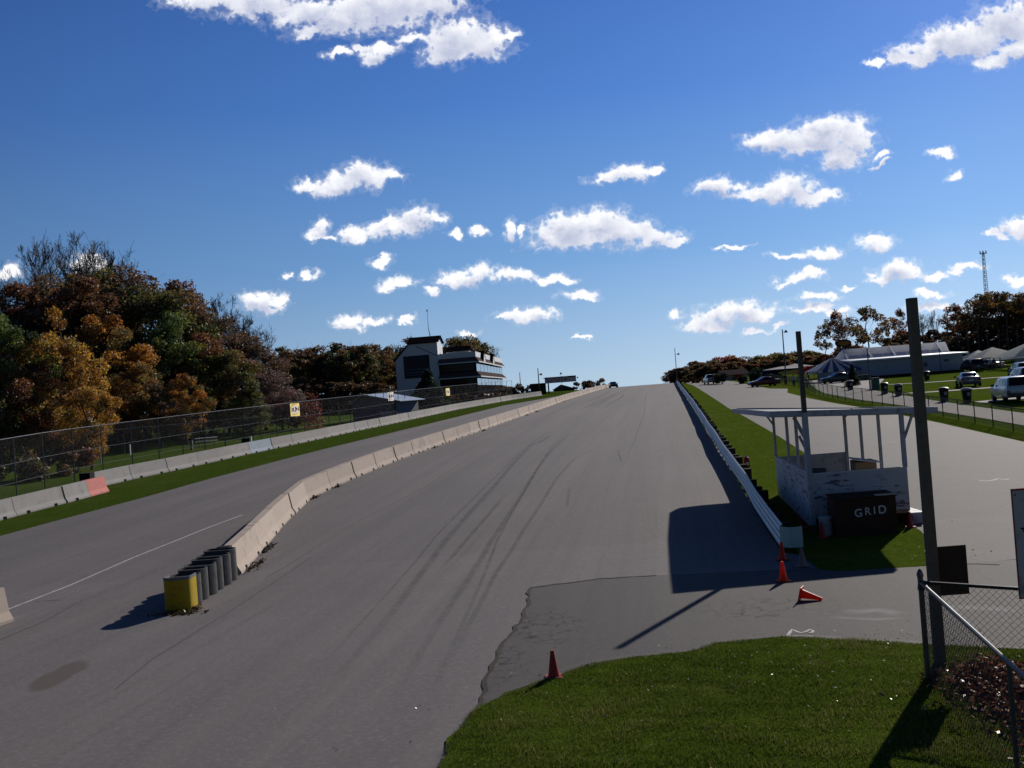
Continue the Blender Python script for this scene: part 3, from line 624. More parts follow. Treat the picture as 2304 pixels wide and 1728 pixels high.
# ------------------------------------------------------------------ grid hut
hut = empty('grid_hut', (8.86, 30.6, .1), 'weathered white open sided wooden hut with a flat roof beside the pit lane', 'hut')
H0 = Vector(hut.location)
def hp(x, y, z): return Vector((x, y, z))-H0
FL, FR, RL, RR = (8.9, 30.6), (11.85, 30.6), (9.75, 38.0), (12.5, 38.0)
BZ, TZ, RZF = .50, 1.80, 3.62
M['peel'] = bpy.data.materials.new('peeling_white'); M['peel'].use_nodes = True; T = NT(M['peel'].node_tree); b = T.n['Principled BSDF']
v = T.new('ShaderNodeTexCoord').outputs['Object']; mp = T.new('ShaderNodeMapping'); mp.inputs['Scale'].default_value = (1.6, 1.6, 7); T.put(mp.inputs['Vector'], v)
nz = T.noise(mp.outputs[0], 1.25, 6, .7); big = T.noise(v, .9, 2, .5); sz = T.new('ShaderNodeSeparateXYZ'); T.put(sz.inputs[0], v)
c = T.mix(T.math('MULTIPLY', T.rng(nz.outputs[0], .54, .57), T.rng(big.outputs[0], .40, .48)), (.56, .57, .58), (.16, .15, .155)); bd = T.math('LESS_THAN', T.math('PINGPONG', T.math('DIVIDE', sz.outputs[2], .22), .5), .012)
T.put(b.inputs['Base Color'], T.mix(T.math('MULTIPLY', bd, .6), c, (.15, .15, .15))); b.inputs['Roughness'].default_value = .75
def wall(name, a, b, z0, z1, m, t=.05, inn=(0, 1)):
    a, b = Vector((*a, 0)), Vector((*b, 0)); n = Vector((-(b-a).y, (b-a).x, 0)).normalized()*t; q = MB()
    q.prism([hp(a.x, a.y, z0), hp(b.x, b.y, z0), hp(b.x, b.y, z1), hp(a.x, a.y, z1)], n); return q.build(name, m, hut)
wall('front_wall', FL, FR, BZ, TZ, M['peel'])
wall('side_wall', RL, FL, .12, TZ, M['peel']); wall('rear_wall', (RL[0]+.07, RL[1]), (12.47, 38.0), .30, TZ, M['white_w'])
q = MB(); q.prism([hp(8.97, 30.66, .42), hp(11.85, 30.66, .42), hp(12.45, 37.95, .42), hp(9.82, 37.95, .42)], (0, 0, .078)); q.build('floor', M['wood'], hut)
for ya, xa, xb, zb_ in ((31.0, 9.05, 11.9, .0), (37.0, 9.75, 12.3, .2)): q = MB(); q.box(hp(xa, ya-.1, zb_), hp(xb, ya+.1, .41)); q.build('skid_beam', M['wood_dark'], hut)
for a, b in ((RL, FL), (FL, FR)):
    a2, b2 = Vector((*a, 0)), Vector((*b, 0)); n = Vector((-(b2-a2).y, (b2-a2).x, 0)).normalized(); q = MB()
    q.prism([hp(*(a2-n*.03).xy, TZ+.002), hp(*(b2-n*.03).xy, TZ+.002), hp(*(b2+n*.10).xy, TZ+.002), hp(*(a2+n*.10).xy, TZ+.002)], (0, 0, .035)); q.build('wall_cap', M['white'], hut)
def roofz(y, x=None):
    t = (y-30)/12; x0 = 7.72+(y-29.9)*.148; u = .3 if x is None else min(1, max(0, (x-x0)/5.1)); l, r_ = 3.68-.22*t, 3.44-.34*t; return l+(r_-l)*u
posts = [(9.78, 37.95, .09), (9.36, 34.6, .09), (9.17, 32.8, .09), (12.45, 37.9, .10), (12.28, 35.7, .09), (12.06, 33.3, .09), (11.80, 30.62, .12)]
for (x, y, t) in posts:
    q = MB(); z0 = TZ+.04 if x < 11 and y > 31 or y < 31 and x > 11 else .3
    if x == 8.90: z0 = .05
    q.box(hp(x-t/2, y-t/2, z0), hp(x+t/2, y+t/2, roofz(y, x)), bev=.006); q.build('post', M['white_w'], hut)
def brace(a, b, t=.05):
    q = MB(); q.tube([hp(*a), hp(*b)], t, 4); q.build('brace', M['white_w'], hut)
brace((9.78, 37.9, 3.0), (9.45, 37.7, roofz(38))); brace((11.86, 30.66, 2.7), (12.25, 30.7, roofz(31)))
brace((8.86, 30.8, 2.95), (8.60, 30.9, roofz(31)), .07); brace((8.92, 30.7, 2.4), (8.72, 30.9, 3.0), .05); brace((12.4, 37.8, 3.1), (12.7, 37.6, roofz(38)))
# roof deck with a fascia round it, rounded at the far left corner
RO = [(7.82, 30.5), (12.85, 30.5), (14.9, 41.6), (14.3, 42.4), (10.2, 42.7), (9.45, 42.6), (9.2, 42.1)]
q = MB(); q.add([hp(x, y, roofz(y, x)+.06) for x, y in RO]+[hp(x, y, roofz(y, x)+.10) for x, y in RO], [tuple(range(7)), tuple(range(13, 6, -1))]+[(i, (i+1) % 7, (i+1) % 7+7, i+7) for i in range(7)])
q.build('roof_deck', mat('roof_felt', (.20, .22, .25), .8, var=.25, scale=1, dirt=(.33, .35, .38), dscale=.8), hut)
for i in range(7):
    a, b = Vector((*RO[i], roofz(RO[i][1], RO[i][0]))), Vector((*RO[(i+1) % 7], roofz(RO[(i+1) % 7][1], RO[(i+1) % 7][0]))); q = MB(); d = (b-a).normalized(); n = Vector((d.y, -d.x, 0))*.035
    q.prism([a-H0+Vector((0, 0, -.02)), b-H0+Vector((0, 0, -.02)), b-H0+Vector((0, 0, .165)), a-H0+Vector((0, 0, .165))], n); q.build('fascia', M['white_w'], hut)
for y in (31.5, 34, 36.5, 39, 41.3):
    q = MB(); x0 = 7.72+(y-29.9)*.148; x1 = 12.75+(y-29.9)*.18; q.prism([hp(x0+.05, y-.03, roofz(y, x0)-.05), hp(x1-.05, y-.03, roofz(y, x1)-.05), hp(x1-.05, y-.03, roofz(y, x1)+.055), hp(x0+.05, y-.03, roofz(y, x0)+.055)], (0, .06, 0)); q.build('rafter', M['wood'], hut)
# things in and by the hut
e = empty('step_bench', (12.1, 30.6, .0), 'white topped wooden step bench at the right end of the hut', 'step')
q = MB()
for k in range(3): q.box((-.22, k*.40, .36), (.20, k*.40+.37, .42))
q.build('step_top', M['white'], e); q = MB(); q.box((-.18, .02, 0), (.16, 1.1, .355)); q.build('step_base', M['white_w'], e)
e = empty('wooden_crate', (10.03, 29.55, .06), 'dark brown wooden crate painted GRID in front of the hut', 'crate')
q = MB(); q.box((-.9, -.3, 0), (.9, .42, 1.10), bev=.012); q.build('crate_box', M['grid_brown'], e)
q = MB(); q.prism([(-.95, -.36, 1.102), (.92, -.36, 1.102), (.92, .5, 1.16), (-.9, .5, 1.16)], (0, 0, .03)); q.build('lid', M['grid_brown'], e)
q = MB(); q.box((.30, -.372, 1.14), (.90, -.22, 1.175)); q.build('plank', M['wood_pale'], e)
def text(s, size, m, parent, loc, rot=(R(90), 0, 0), ext=.004, al='CENTER', xs=1):
    cu = bpy.data.curves.new('lettering', 'FONT'); cu.body = s; cu.size = size; cu.extrude = ext; cu.align_x = al; cu.align_y = 'CENTER'; cu.offset = size*.012
    o = bpy.data.objects.new('tmp', cu); col.objects.link(o); dg = bpy.context.evaluated_depsgraph_get(); me = bpy.data.meshes.new_from_object(o.evaluated_get(dg)); bpy.data.objects.remove(o)
    r = bpy.data.objects.new('lettering', me); col.objects.link(r); me.materials.clear(); me.materials.append(m); r.parent = parent; r.location = loc; r.rotation_euler = rot; r.scale = (xs, 1, 1); return r
for i, (ch, zz, sz_) in enumerate((('G', .66, .33), ('R', .69, .31), ('I', .70, .30), ('D', .71, .33))):
    text(ch, sz_, M['white'], e, (-.22+(.0, .27, .47, .70)[i], -.303, zz), (R(90), 0, 0))
e = empty('white_drum', (8.98, 29.75, .05), 'white plastic drum between the hut corner and the brown crate', 'drum')
q = MB(); q.lathe([(.17, 0), (.19, .03), (.19, .56), (.195, .58), (.16, .59)], 24); q.build('drum_body', M['white_w'], e, True)
q = MB(); q.lathe([(.195, .52), (.205, .53), (.205, .55), (.195, .56)], 24); q.build('rim', M['white'], e, True)
e = empty('chair', (9.62, 32.0, .50), 'dark grey office chair inside the hut', 'chair', rz=R(150)); e.scale = (1.1, 1.1, 1.2)
q = MB(); q.box((-.24, -.24, .42), (.24, .24, .50), bev=.03); q.build('seat', M['steel'], e); q = MB(); q.box((-.23, .22, .58), (.23, .28, 1.15), bev=.03); q.build('backrest', M['steel'], e)
q = MB(); q.tube([(0, 0, .05), (0, 0, .42)], .03, 8); q.tube([(0, .25, .45), (0, .25, .6)], .02, 6)
for k in range(5): q.tube([(0, 0, .08), (.27*math.cos(k*1.257), .27*math.sin(k*1.257), .03)], .018, 5)
q.build('chair_stand', M['steel'], e)
e = empty('lectern', (11.35, 33.0, .50), 'brown slanted desk lectern with a pale top inside the hut', 'lectern', rz=R(0))
q = MB(); q.prism([(-.35, -.25, 0), (-.35, .25, 0), (-.35, .25, 1.42), (-.35, -.25, 1.36)], (.7, 0, 0)); q.build('lectern_body', M['wood'], e)
q = MB(); q.prism([(-.42, -.32, 1.46), (.5, -.32, 1.30), (.5, .30, 1.34), (-.42, .30, 1.50)], (0, 0, .03)); q.build('lectern_top', M['white'], e)
# tall post standing at the hut corner
def sqpole(name, x, y, h, t, label, m, lean=(0, 0), z=None):
    z = gz(x, y) if z is None else z; e = empty(name, (x, y, z-.05), label, 'pole')
    q = MB(); q.add([(-t/2, -t/2, 0), (t/2, -t/2, 0), (t/2, t/2, 0), (-t/2, t/2, 0)]+[(lean[0]+a*t*.47, lean[1]+b*t*.47, h) for a, b in ((-1, -1), (1, -1), (1, 1), (-1, 1))], [(3, 2, 1, 0), (4, 5, 6, 7), (0, 1, 5, 4), (1, 2, 6, 5), (2, 3, 7, 6), (3, 0, 4, 7)])
    q.build('post_shaft', M[m], e); return e
tp = sqpole('utility_post', 8.80, 30.42, 6.2, .135, 'tall bare wooden post rising from the front left corner of the hut', 'pole')
q = MB(); q.box((-.078, -.078, .3), (.078, .078, 3.72), bev=.006); q.build('painted_base', M['white_w'], tp)['label'] = 'white painted lower half of the post'
bp = sqpole('utility_post', 6.62, 16.35, 6.1, .15, 'tall thick weathered wooden post in the right foreground behind the fence corner', 'pole')
q = MB(); q.box((.085, -.02, 1.22), (.56, .01, 2.02)); q.build('sign_board', M['brown'], bp)['label'] = 'plain dark brown board fixed to the post'
# dark red canister behind the rail
ex = G(1681, 1054); e = empty('fuel_canister', (ex.x, ex.y, ex.z), 'dark red canister standing on the grass behind the guard rail', 'canister')
q = MB(); q.lathe([(.13, 0), (.14, .03), (.14, .42), (.11, .50), (.05, .54), (.05, .58)], 16); q.build('canister_body', M['red'], e, True)
q = MB(); q.box((-.06, -.146, .16), (.06, -.135, .30)); q.build('tag', M['white'], e); q = MB(); q.tube([(-.08, 0, .52), (-.08, 0, .60), (.08, 0, .60), (.08, 0, .52)], .014, 6); q.build('handle', M['white'], e)

# ------------------------------------------------------------------ near chain-link fence
def wires(root, A, B, z0a, z0b, h, cell=.075, r=.0030, m='fence_dark'):
    A, B = Vector(A), Vector(B); L = (B-A).length; d = (B-A)/L; V = []
    def seg(p, q_):
        t = (q_-p).normalized(); a = t.orthogonal().normalized()*r; b_ = t.cross(a.normalized())*r
        c = [a, -a*.5+b_*.87, -a*.5-b_*.87]
        for k in range(3): V.extend([p+c[k], p+c[(k+1) % 3], q_+c[(k+1) % 3], q_+c[k]])
    st = cell*1.414; s = -h
    while s < L:
        for sg in (1, -1):
            s0, s1 = s, s+h
            t0 = max(0, -s0)/h; t1 = min(1, (L-s0)/h)
            if t1 > t0:
                pa = A+d*(s0+h*t0); pb = A+d*(s0+h*t1)
                za = z0a+(z0b-z0a)*((s0+h*t0)/L); zb = z0a+(z0b-z0a)*((s0+h*t1)/L)
                ha, hb = (h*t0, h*t1) if sg > 0 else (h*(1-t0), h*(1-t1))
                seg(Vector((pa.x, pa.y, za+ha)), Vector((pb.x, pb.y, zb+hb)))
        s += st
    V = np.array([tuple(v-Vector(root.location)) for v in V]); return fast('chain_link_mesh', V, 4, M[m], root)
def fence_panel(root, A, B, h, posts, rr=.028):
    A, B = Vector((*A, 0)), Vector((*B, 0)); za, zb = gz(A.x, A.y)+.05, gz(B.x, B.y)+.05
    wires(root, A, B, za, zb, h)
    q = MB(); L_ = Vector(root.location); q.tube([Vector((A.x, A.y, za+h))-L_, Vector((B.x, B.y, zb+h))-L_], rr, 8); q.build('top_rail', M['tube'], root, True)
    for t in posts:
        p = A.lerp(B, t); q = MB(); q.tube([Vector((p.x, p.y, 0))-L_, Vector((p.x, p.y, za+h-.03))-L_], .03, 8); q.build('fence_post', M['steel'], root, True)
nf_ = empty('chain_link_fence', (6.12, 15.62, 0), 'near galvanised chain-link fence with a corner post in the right foreground', 'fence')
q = MB(); q.tube([(0, 0, 0), (0, 0, 1.66)], .042, 12); q.lathe([(.05, 1.66), (.052, 1.70), (.03, 1.76), (.01, 1.78)], 12); q.build('corner_post', M['steel'], nf_, True)
q = MB(); q.tube([(.0, 0, 1.45), (.02, .0, 1.60)], .055, 10); q.build('rail_clamp', M['tube'], nf_, True)
fence_panel(nf_, (6.12, 15.62), (10.6, 11.8), 1.52, (.75,))
fence_panel(nf_, (6.12, 15.62), (4.45, 6.6), 1.52, (.49, .97))
# white sign at the right frame edge
sp0 = at(2273, 1087, 13.2); e = empty('notice_board', (sp0.x+.45, 13.2, 1.4), 'white notice board with a rounded red border cut off by the right frame edge', 'sign')
q = MB(); q.box((-.45, 0, .38), (.50, .02, 1.84), bev=.009); q.build('panel', M['white_w'], e)
q = MB()
for a, b_ in (((-.45, .385), (-.435, 1.835)), ((.485, .385), (.50, 1.835)), ((-.433, 1.81), (.483, 1.835)), ((-.433, .385), (.483, .40))): q.box((a[0], -.004, a[1]), (b_[0], -.0005, b_[1]))
q.build('border', M['red'], e)
q = MB(); q.box((-.36, -.004, 1.30), (-.30, -.0005, 1.32)); q.box((-.33, -.004, 1.26), (-.312, -.0005, 1.299)); q.box((-.31, -.004, 1.235), (-.27, -.0005, 1.257)); q.build('black_mark', M['black'], e)
q = MB(); q.prism([(-.36, -.002, .80), (-.31, -.002, .83), (-.31, -.002, .77)], (0, -.003, 0)); q.prism([(-.41, -.002, 1.74), (-.40, -.002, 1.78), (-.385, -.002, 1.74)], (0, -.003, 0)); q.build('red_mark', M['red'], e)
q = MB(); q.tube([(.2, .05, -1.4), (.2, .05, 1.8)], .03, 8); q.build('sign_post', M['galv'], e, True)

# ------------------------------------------------------------------ lawn blades, leaf drift
def inpoly(x, y, poly):
    c = False; n = len(poly)
    for i in range(n):
        x1, y1 = poly[i]; x2, y2 = poly[(i+1) % n]
        if (y1 > y) != (y2 > y) and x < (x2-x1)*(y-y1)/(y2-y1)+x1: c = not c
    return c
def inpoly_np(x, y, poly):
    c = np.zeros(len(x), bool); n = len(poly)
    for i in range(n):
        x1, y1 = poly[i]; x2, y2 = poly[(i+1) % n]
        if y1 == y2: continue
        c ^= ((y1 > y) != (y2 > y)) & (x < (x2-x1)*(y-y1)/(y2-y1)+x1)
    return c
def blades(name, poly, n, hmin, hmax, wd, label, cols, z0=.05, seed=1, lo=None):
    rg = np.random.default_rng(seed); xs = [p[0] for p in poly]; ys = [p[1] for p in poly]
    x0, x1, y0, y1 = min(xs), max(xs), min(ys), max(ys)
    if lo: x0, x1, y0, y1 = max(x0, lo[0]), min(x1, lo[1]), max(y0, lo[2]), min(y1, lo[3])
    x = rg.uniform(x0, x1, n); y = rg.uniform(y0, y1, n); k = inpoly_np(x, y, poly); x, y = x[k], y[k]; n = len(x)
    pat = np.sin(x*2.3+1.7*np.sin(y*1.9))*np.sin(y*2.9+1.3*np.sin(x*2.1)); pat2 = np.sin(x*.9+y*.5)*np.sin(y*.8-x*.3+2)
    pat = pat+.5*np.sin(x*6.1+y*4.7)*np.sin(y*7.3-x*3.1); h = rg.uniform(hmin, hmax, n)*(1+.4*np.clip(pat, -1.2, 1.5)); a = rg.uniform(0, 6.28, n); l = rg.uniform(.1, .7, n)*h; b = rg.uniform(0, 6.28, n)
    z = np.array([lerp(KN, q) for q in y])+z0-.01
    V = np.zeros((n, 3, 3)); cx, sx = np.cos(a)*wd*.5, np.sin(a)*wd*.5
    V[:, 0] = np.stack([x-cx, y-sx, z], 1); V[:, 1] = np.stack([x+cx, y+sx, z], 1); V[:, 2] = np.stack([x+np.cos(b)*l, y+np.sin(b)*l, z+h], 1)
    cols = np.array(cols); w_ = np.clip(.40+.22*pat2+.16*pat+rg.normal(0, .2, n), 0, .999); C = cols[(w_*len(cols)).astype(int)]*rg.uniform(.7, 1.25, (n, 1))
    return tag(fast(name, V.reshape(-1, 3), 3, M['blade'], None, C), label, kind='stuff')
GC = [(.035, .060, .008), (.055, .09, .011), (.078, .12, .014), (.105, .145, .02), (.15, .165, .04), (.20, .185, .065)]
blades('grass', FG, 330000, .025, .065, .013, 'short rough grass blades of the near lawn', GC, lo=(-3.5, 10.5, 9, 20))
ST = [(7.75, 24.9), (9.9, 24.4)]+STRIPR[:4]+[(17.9, 99), (12.4, 62.3), (7.5, 27.9)]
blades('grass', ST, 150000, .03, .07, .022, 'short grass of the strip behind the guard rail', GC, seed=2, lo=(6, 21, 24, 99), z0=.0)
sheet('grass_strip', [(7.3, 24.9), (7.75, 24.55), (10.2, 24.35), (11.0, 27)]+STRIPR+[(41, 250), (34.5, 208.7), (17.9, 99), (12.3, 62.3), (7.5, 28)], M['turf_bright'], .034, 'green grass strip between guard rail and pit lane')
litter('fallen_leaves', [(5, 14, 4.2, 2.6), (3, 16.5, 3, 1.5), (7, 17, 2.5, 1)], 1500, 'scattered pale and brown leaves on the near lawn', .017, .02, [(.55, .48, .40), (.30, .18, .10), (.20, .06, .03), (.4, .36, .3), (.25, .22, .12)], z0=.085)
litter('fallen_leaves', [(12.5, 45, 1.2, 8), (14, 60, 1.5, 12), (10, 25.5, .8, .6)], 160, 'few pale leaves on the grass strip by the hut', .03, .02, [(.6, .55, .48), (.35, .25, .15)], z0=.08)
def drift(rg):
    t = rg.uniform(-.08, 1); s = rg.normal()*.42
    x = 6.25+(5.6-6.25)*t+s*.9+.75+rg.uniform(-.2, 1.6)*t; y = 15.4+(9.5-15.4)*t
    hgt = max(0, .30-.25*abs(s))*(1-.35*t); return x, y, .06+rg.uniform(0, 1)*hgt
litter('leaf_drift', None, 9000, 'deep brown drift of dead oak leaves against the near fence', .045, 0, [(.28, .10, .04), (.17, .06, .03), (.36, .16, .07), (.10, .04, .02), (.45, .28, .17)], fn=drift, mk='litter')
litter('leaf_drift', [(7.9, 13.6, .9, .7), (7.2, 14.6, .5, .4)], 2500, 'thinner spread of dead leaves in the fence corner', .05, .08, [(.13, .05, .028), (.08, .032, .02), (.19, .085, .045)])
# ------------------------------------------------------------------ long fences with woven wire
def fence_line(name, line, h, step, label, lm='link', pm='steel', z_off=0, rails=(1.0,), maxp=95, pr=.03, group=None, rm='galv'):
    x0, y0 = line[0]; root = empty(name, (x0, y0, gz(x0, y0)), label, 'fence', group); O = Vector(root.location)
    tot = sum(math.hypot(b[0]-a[0], b[1]-a[1]) for a, b in zip(line, line[1:])); pts = []; s = 0
    while s <= tot+.01: pts.append(pos_on(line, s)); s += step
    for f in rails:
        q = MB(); q.tube([Vector((x, y, gz(x, y)+h*f))-O for x, y in pts], .022 if f == 1 else .009, 5); q.build('rail', M[rm], root)
    for x, y in pts[:maxp]:
        q = MB(); q.tube([Vector((x, y, gz(x, y)-.1))-O, Vector((x, y, gz(x, y)+h+.02))-O], pr, 6); q.build('fence_post', M[pm], root)
    vs = []; fs = []; uv = []
    for i, (x, y) in enumerate(pts): vs += [Vector((x, y, gz(x, y)+.05))-O, Vector((x, y, gz(x, y)+h))-O]
    me = bpy.data.meshes.new('wire_mesh'); me.from_pydata(vs, [], [(2*i, 2*i+2, 2*i+3, 2*i+1) for i in range(len(pts)-1)]); me.materials.append(M[lm]); u = me.uv_layers.new(name='uv')
    for p in me.polygons:
        for li in p.loop_indices: vi = me.loops[li].vertex_index; u.data[li].uv = ((vi//2)*step, (vi % 2)*h)
    o = bpy.data.objects.new('wire_mesh', me); col.objects.link(o); o.parent = root; return root
CF = [(wallx(y)-2.6, y) for y in (46, 52, 58, 64, 70, 76, 82, 90, 100, 112, 125, 138, 150, 162, 175, 184, 195)]
cf = fence_line('catch_fence', CF, 3.55, 3.2, 'tall chain-link catch fence running behind the long grey wall', rails=(1.0, .60, .3), pr=.035, rm='steel')
fence_line('paddock_fence', FEN, 1.25, 2.9, 'low rusty chain-link fence between pit lane and paddock', 'link_dark', 'wood_dark', rails=(1.0,), maxp=70, rm='wood_dark')
fence_line('low_fence', [(-36, 84), (-30, 90), (-23, 98)], 2.4, 3.2, 'lower chain-link fence on the grass behind the catch fence', rails=(1.0,))
# banners on the catch fence: FUN lettering, yellow, and its two smaller neighbours
M['ban_y'] = mat('banner_yellow', (.95, .74, .30), .6, var=.06, trans=.65); M['ban_w'] = mat('banner_white', (.75, .72, .68), .6, var=.05, trans=.6); M['ink'] = mat('banner_ink', (.05, .05, .07), .6)
M['b_red'] = mat('banner_red', (.50, .03, .06), .6, trans=.45); M['b_blue'] = mat('banner_blue', (.05, .10, .32), .6, trans=.45); M['b_teal'] = mat('banner_teal', (.06, .32, .36), .6, trans=.45)
def banner(px, py, wpx, hpx, lab, bgm, letters, ln=True):
    # on the fence face where the pixel column meets it
    best = min((abs(at(px, py, y).x-(wallx(y)-2.6)), y) for y in [60+i*.5 for i in range(260)])[1]
    p = at(px, py, best); x, y = p.x, best; dx = wallx(y+3)-wallx(y-3); rz = math.atan2(6, dx)-math.pi/2-R(0)
    th = math.atan2(dx, 6); d = (p-EYE).length; W_ = wpx/F*d*1.0; H_ = hpx/F*d
    e = empty('banner', (x+.08, y-.05, p.z), lab, 'banner', 'banners on the catch fence', rz=-R(8))
    n = 16; cl = lambda v: max(-1, min(1, v*1.4142)); th_ = [k*math.pi/8 for k in range(n)]
    ou = [(W_/2*cl(math.cos(t)), H_/2*cl(math.sin(t))) for t in th_]; inn = [(W_*.43*math.cos(t)*(1+.08*(k % 2)), H_*.31*math.sin(t)) for k, t in enumerate(th_)]
    q = MB(); q.add([(x, 0, z) for x, z in ou]+[(x, 0, z) for x, z in inn], [(k, (k+1) % n, (k+1) % n+n, k+n) for k in range(n)]); q.build('cloth', M[bgm], e)
    q = MB(); q.add([(x, 0, z) for x, z in inn], [tuple(range(n))]); q.build('white_field', M['ban_w'], e)
    for i, (ch, mm) in enumerate(letters):
        text(ch, H_*.46, M[mm], e, ((i-1)*W_*.25, -.012, (i-1)*H_*.05), (R(90), 0, 0))
    if ln:
        for sg, zz in ((1, .38), (-1, -.38)):
            q = MB()
            for k in range(6): q.box((-W_*.3+k*W_*.1, -.006, H_*zz-H_*.02+k*H_*.012), (-W_*.3+k*W_*.1+W_*.075, -.001, H_*zz+H_*.02+k*H_*.012))
            q.build('small_lettering', M['ink'], e)
    return e
FUN = (('F', 'b_red'), ('U', 'b_blue'), ('N', 'b_red'))
banner(662, 922, 21, 28, 'yellow banner with a red and blue word, nearest on the catch fence', 'ban_y', FUN)
banner(878, 892, 12.5, 20, 'whitish banner with red and blue lettering on the catch fence above the shed roof', 'ban_w', FUN)
banner(1006.5, 882, 9, 17, 'narrow pale yellow banner with blue lettering, farthest along the catch fence', 'ban_y', (('', 'ink'), ('N', 'b_blue')), False)

# ------------------------------------------------------------------ trees
def leaves(centres, n_per, size, cols, rg, jit=.55, flat=.8):
    Vs = []; Cs = []
    for (c, r, ci) in centres:
        n = int(n_per*(r**1.6)); d = rg.normal(size=(n, 3)); d /= np.linalg.norm(d, axis=1)[:, None]
        rad = r*np.cbrt(rg.uniform(.12, 1, n))[:, None]; p = np.array(c)+d*rad*np.array([1, 1, flat])+rg.normal(size=(n, 3))*r*.12
        e1 = rg.normal(size=(n, 3)); e1 /= np.linalg.norm(e1, axis=1)[:, None]; e2 = np.cross(e1, rg.normal(size=(n, 3))); e2 /= np.linalg.norm(e2, axis=1)[:, None]
        s = size*rg.uniform(.55, 1.3, n)[:, None]; e1 *= s; e2 *= s*.62
        V = np.stack([p-e1, p-e2, p+e1*.9, p+e2], 1); Vs.append(V.reshape(-1, 3))
        base = np.array(cols[ci % len(cols)]); oth = np.array(cols)[rg.integers(0, len(cols), n)]
        k = rg.uniform(0, 1, n)[:, None] < .25; C = np.where(k, oth, base)*rg.uniform(.6, 1.4, (n, 1)); Cs.append(C)
    return np.concatenate(Vs), np.concatenate(Cs)
def branchset(q, base, H, r0, rg, levels=3, nb=9, spread=.5, start=.3, up=.5, trunk_top=.86, mr=.008):
    tips = []
    tr = [Vector((0, 0, 0))]; k = 7
    for i in range(1, k+1): tr.append(Vector((rg.normal()*H*.012*i**.5, rg.normal()*H*.012*i**.5, H*trunk_top*i/k)))
    q.tube([Vector((0, 0, -.3))]+tr[1:] if False else tr, [r0*(1-.85*i/k)+.01 for i in range(k+1)], 7)
    def lerpt(t): t *= k; i = min(k-1, int(t)); return tr[i].lerp(tr[i+1], t-i)
    def grow(p, d, L, r, lv):
        pts = [p]; dd = d.copy(); n = 4
        for i in range(n):
            dd = (dd+Vector(rg.normal(size=3))*.16+Vector((0, 0, .10))).normalized(); pts.append(pts[-1]+dd*L/n)
        q.tube(pts, [max(mr, r*(1-.75*i/n)) for i in range(n+1)], 4 if lv else 5, caps=False); tips.append((pts[-1], lv)); tips.append((pts[2], lv))
        if lv < levels-1:
            for j in range(5):
                a = pts[1+int(rg.integers(0, n))] ; nd = (dd*.8+Vector(rg.normal(size=3))*.55+Vector((0, 0, .15))).normalized(); grow(a, nd, L*rg.uniform(.4, .62), r*.45, lv+1)
    for b in range(nb):
        t = start+(1-start)*((b+rg.uniform(0, .8))/nb); a = b*2.4+rg.uniform(-.4, .4); L = H*spread*(1.05-.75*t)*rg.uniform(.8, 1.15)
        grow(lerpt(min(.99, t)), Vector((math.cos(a), math.sin(a), up+t*.6)).normalized(), L, r0*.38*(1.1-t), 0)
    return tips
PAL = dict(gold=[(.26, .13, .018), (.30, .17, .025), (.16, .11, .02), (.20, .085, .015)], orange=[(.24, .09, .012), (.28, .13, .02), (.13, .05, .012), (.10, .08, .02)],
 rust=[(.16, .055, .02), (.12, .05, .02), (.09, .045, .02), (.14, .08, .03)], brown=[(.10, .055, .03), (.13, .075, .04), (.07, .045, .03), (.09, .07, .025)],
 olive=[(.065, .075, .018), (.09, .085, .02), (.12, .07, .025), (.05, .055, .02)], green=[(.05, .085, .018), (.075, .10, .02), (.10, .11, .02), (.035, .055, .015)],
 grey=[(.12, .085, .075), (.09, .065, .06), (.14, .10, .08), (.11, .055, .05)], oak=[(.12, .062, .02), (.09, .065, .02), (.065, .068, .018), (.14, .075, .025)],
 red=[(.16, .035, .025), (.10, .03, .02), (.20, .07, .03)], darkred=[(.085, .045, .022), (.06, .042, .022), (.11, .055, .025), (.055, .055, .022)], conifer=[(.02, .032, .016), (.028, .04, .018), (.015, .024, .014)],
 yellowg=[(.15, .115, .03), (.12, .10, .03), (.18, .12, .035), (.09, .085, .03)])
protos = {}
def tree_proto(key, pal, H=20., Wd=11., lo=.12, leaf=.20, dens=34, ncl=60, seed=1, dense=True, trunk=.28, bright=1.0):
    rg = np.random.default_rng(seed); root = bpy.data.objects.new('broadleaf_tree', None)
    q = MB(); tips = branchset(q, 0, H, trunk, rg, 2, 10, .34 if Wd > 8 else .26, max(.2, lo+.05), .45, .9)
    tr = q.build('trunk', M['bark_dark'], root)
    cen = []; gv = rg.uniform(0, 6.28, 3)
    for i in range(ncl):
        for _ in range(30):
            d = rg.normal(size=3); d /= np.linalg.norm(d); rr = rg.uniform(.35, 1)**.6; c = d*rr
            z = .5+.5*c[2]
            prof_ = (1.0 if z < .55 else max(.25, 1-((z-.55)/.45)**2*.75))*(min(1, .55+z*1.6))
            lob = 1+.18*math.sin(3*math.atan2(c[1], c[0])+gv[0]+z*5)
            x, y = c[0]*Wd/2*prof_*lob, c[1]*Wd/2*prof_*lob; zz = H*(lo+(.97-lo)*z)
            break
        cen.append(((x, y, zz), Wd*rg.uniform(.07, .15), int(rg.integers(0, 8) if rg.uniform() < .5 else (i // 7))))
    V, C = leaves(cen, dens, leaf, PAL[pal], rg)
    fast('crown', V, 4, M['leaf'], root, C*bright)
    protos[key] = (root, H); col.objects.link(root); root['used'] = 0; return root
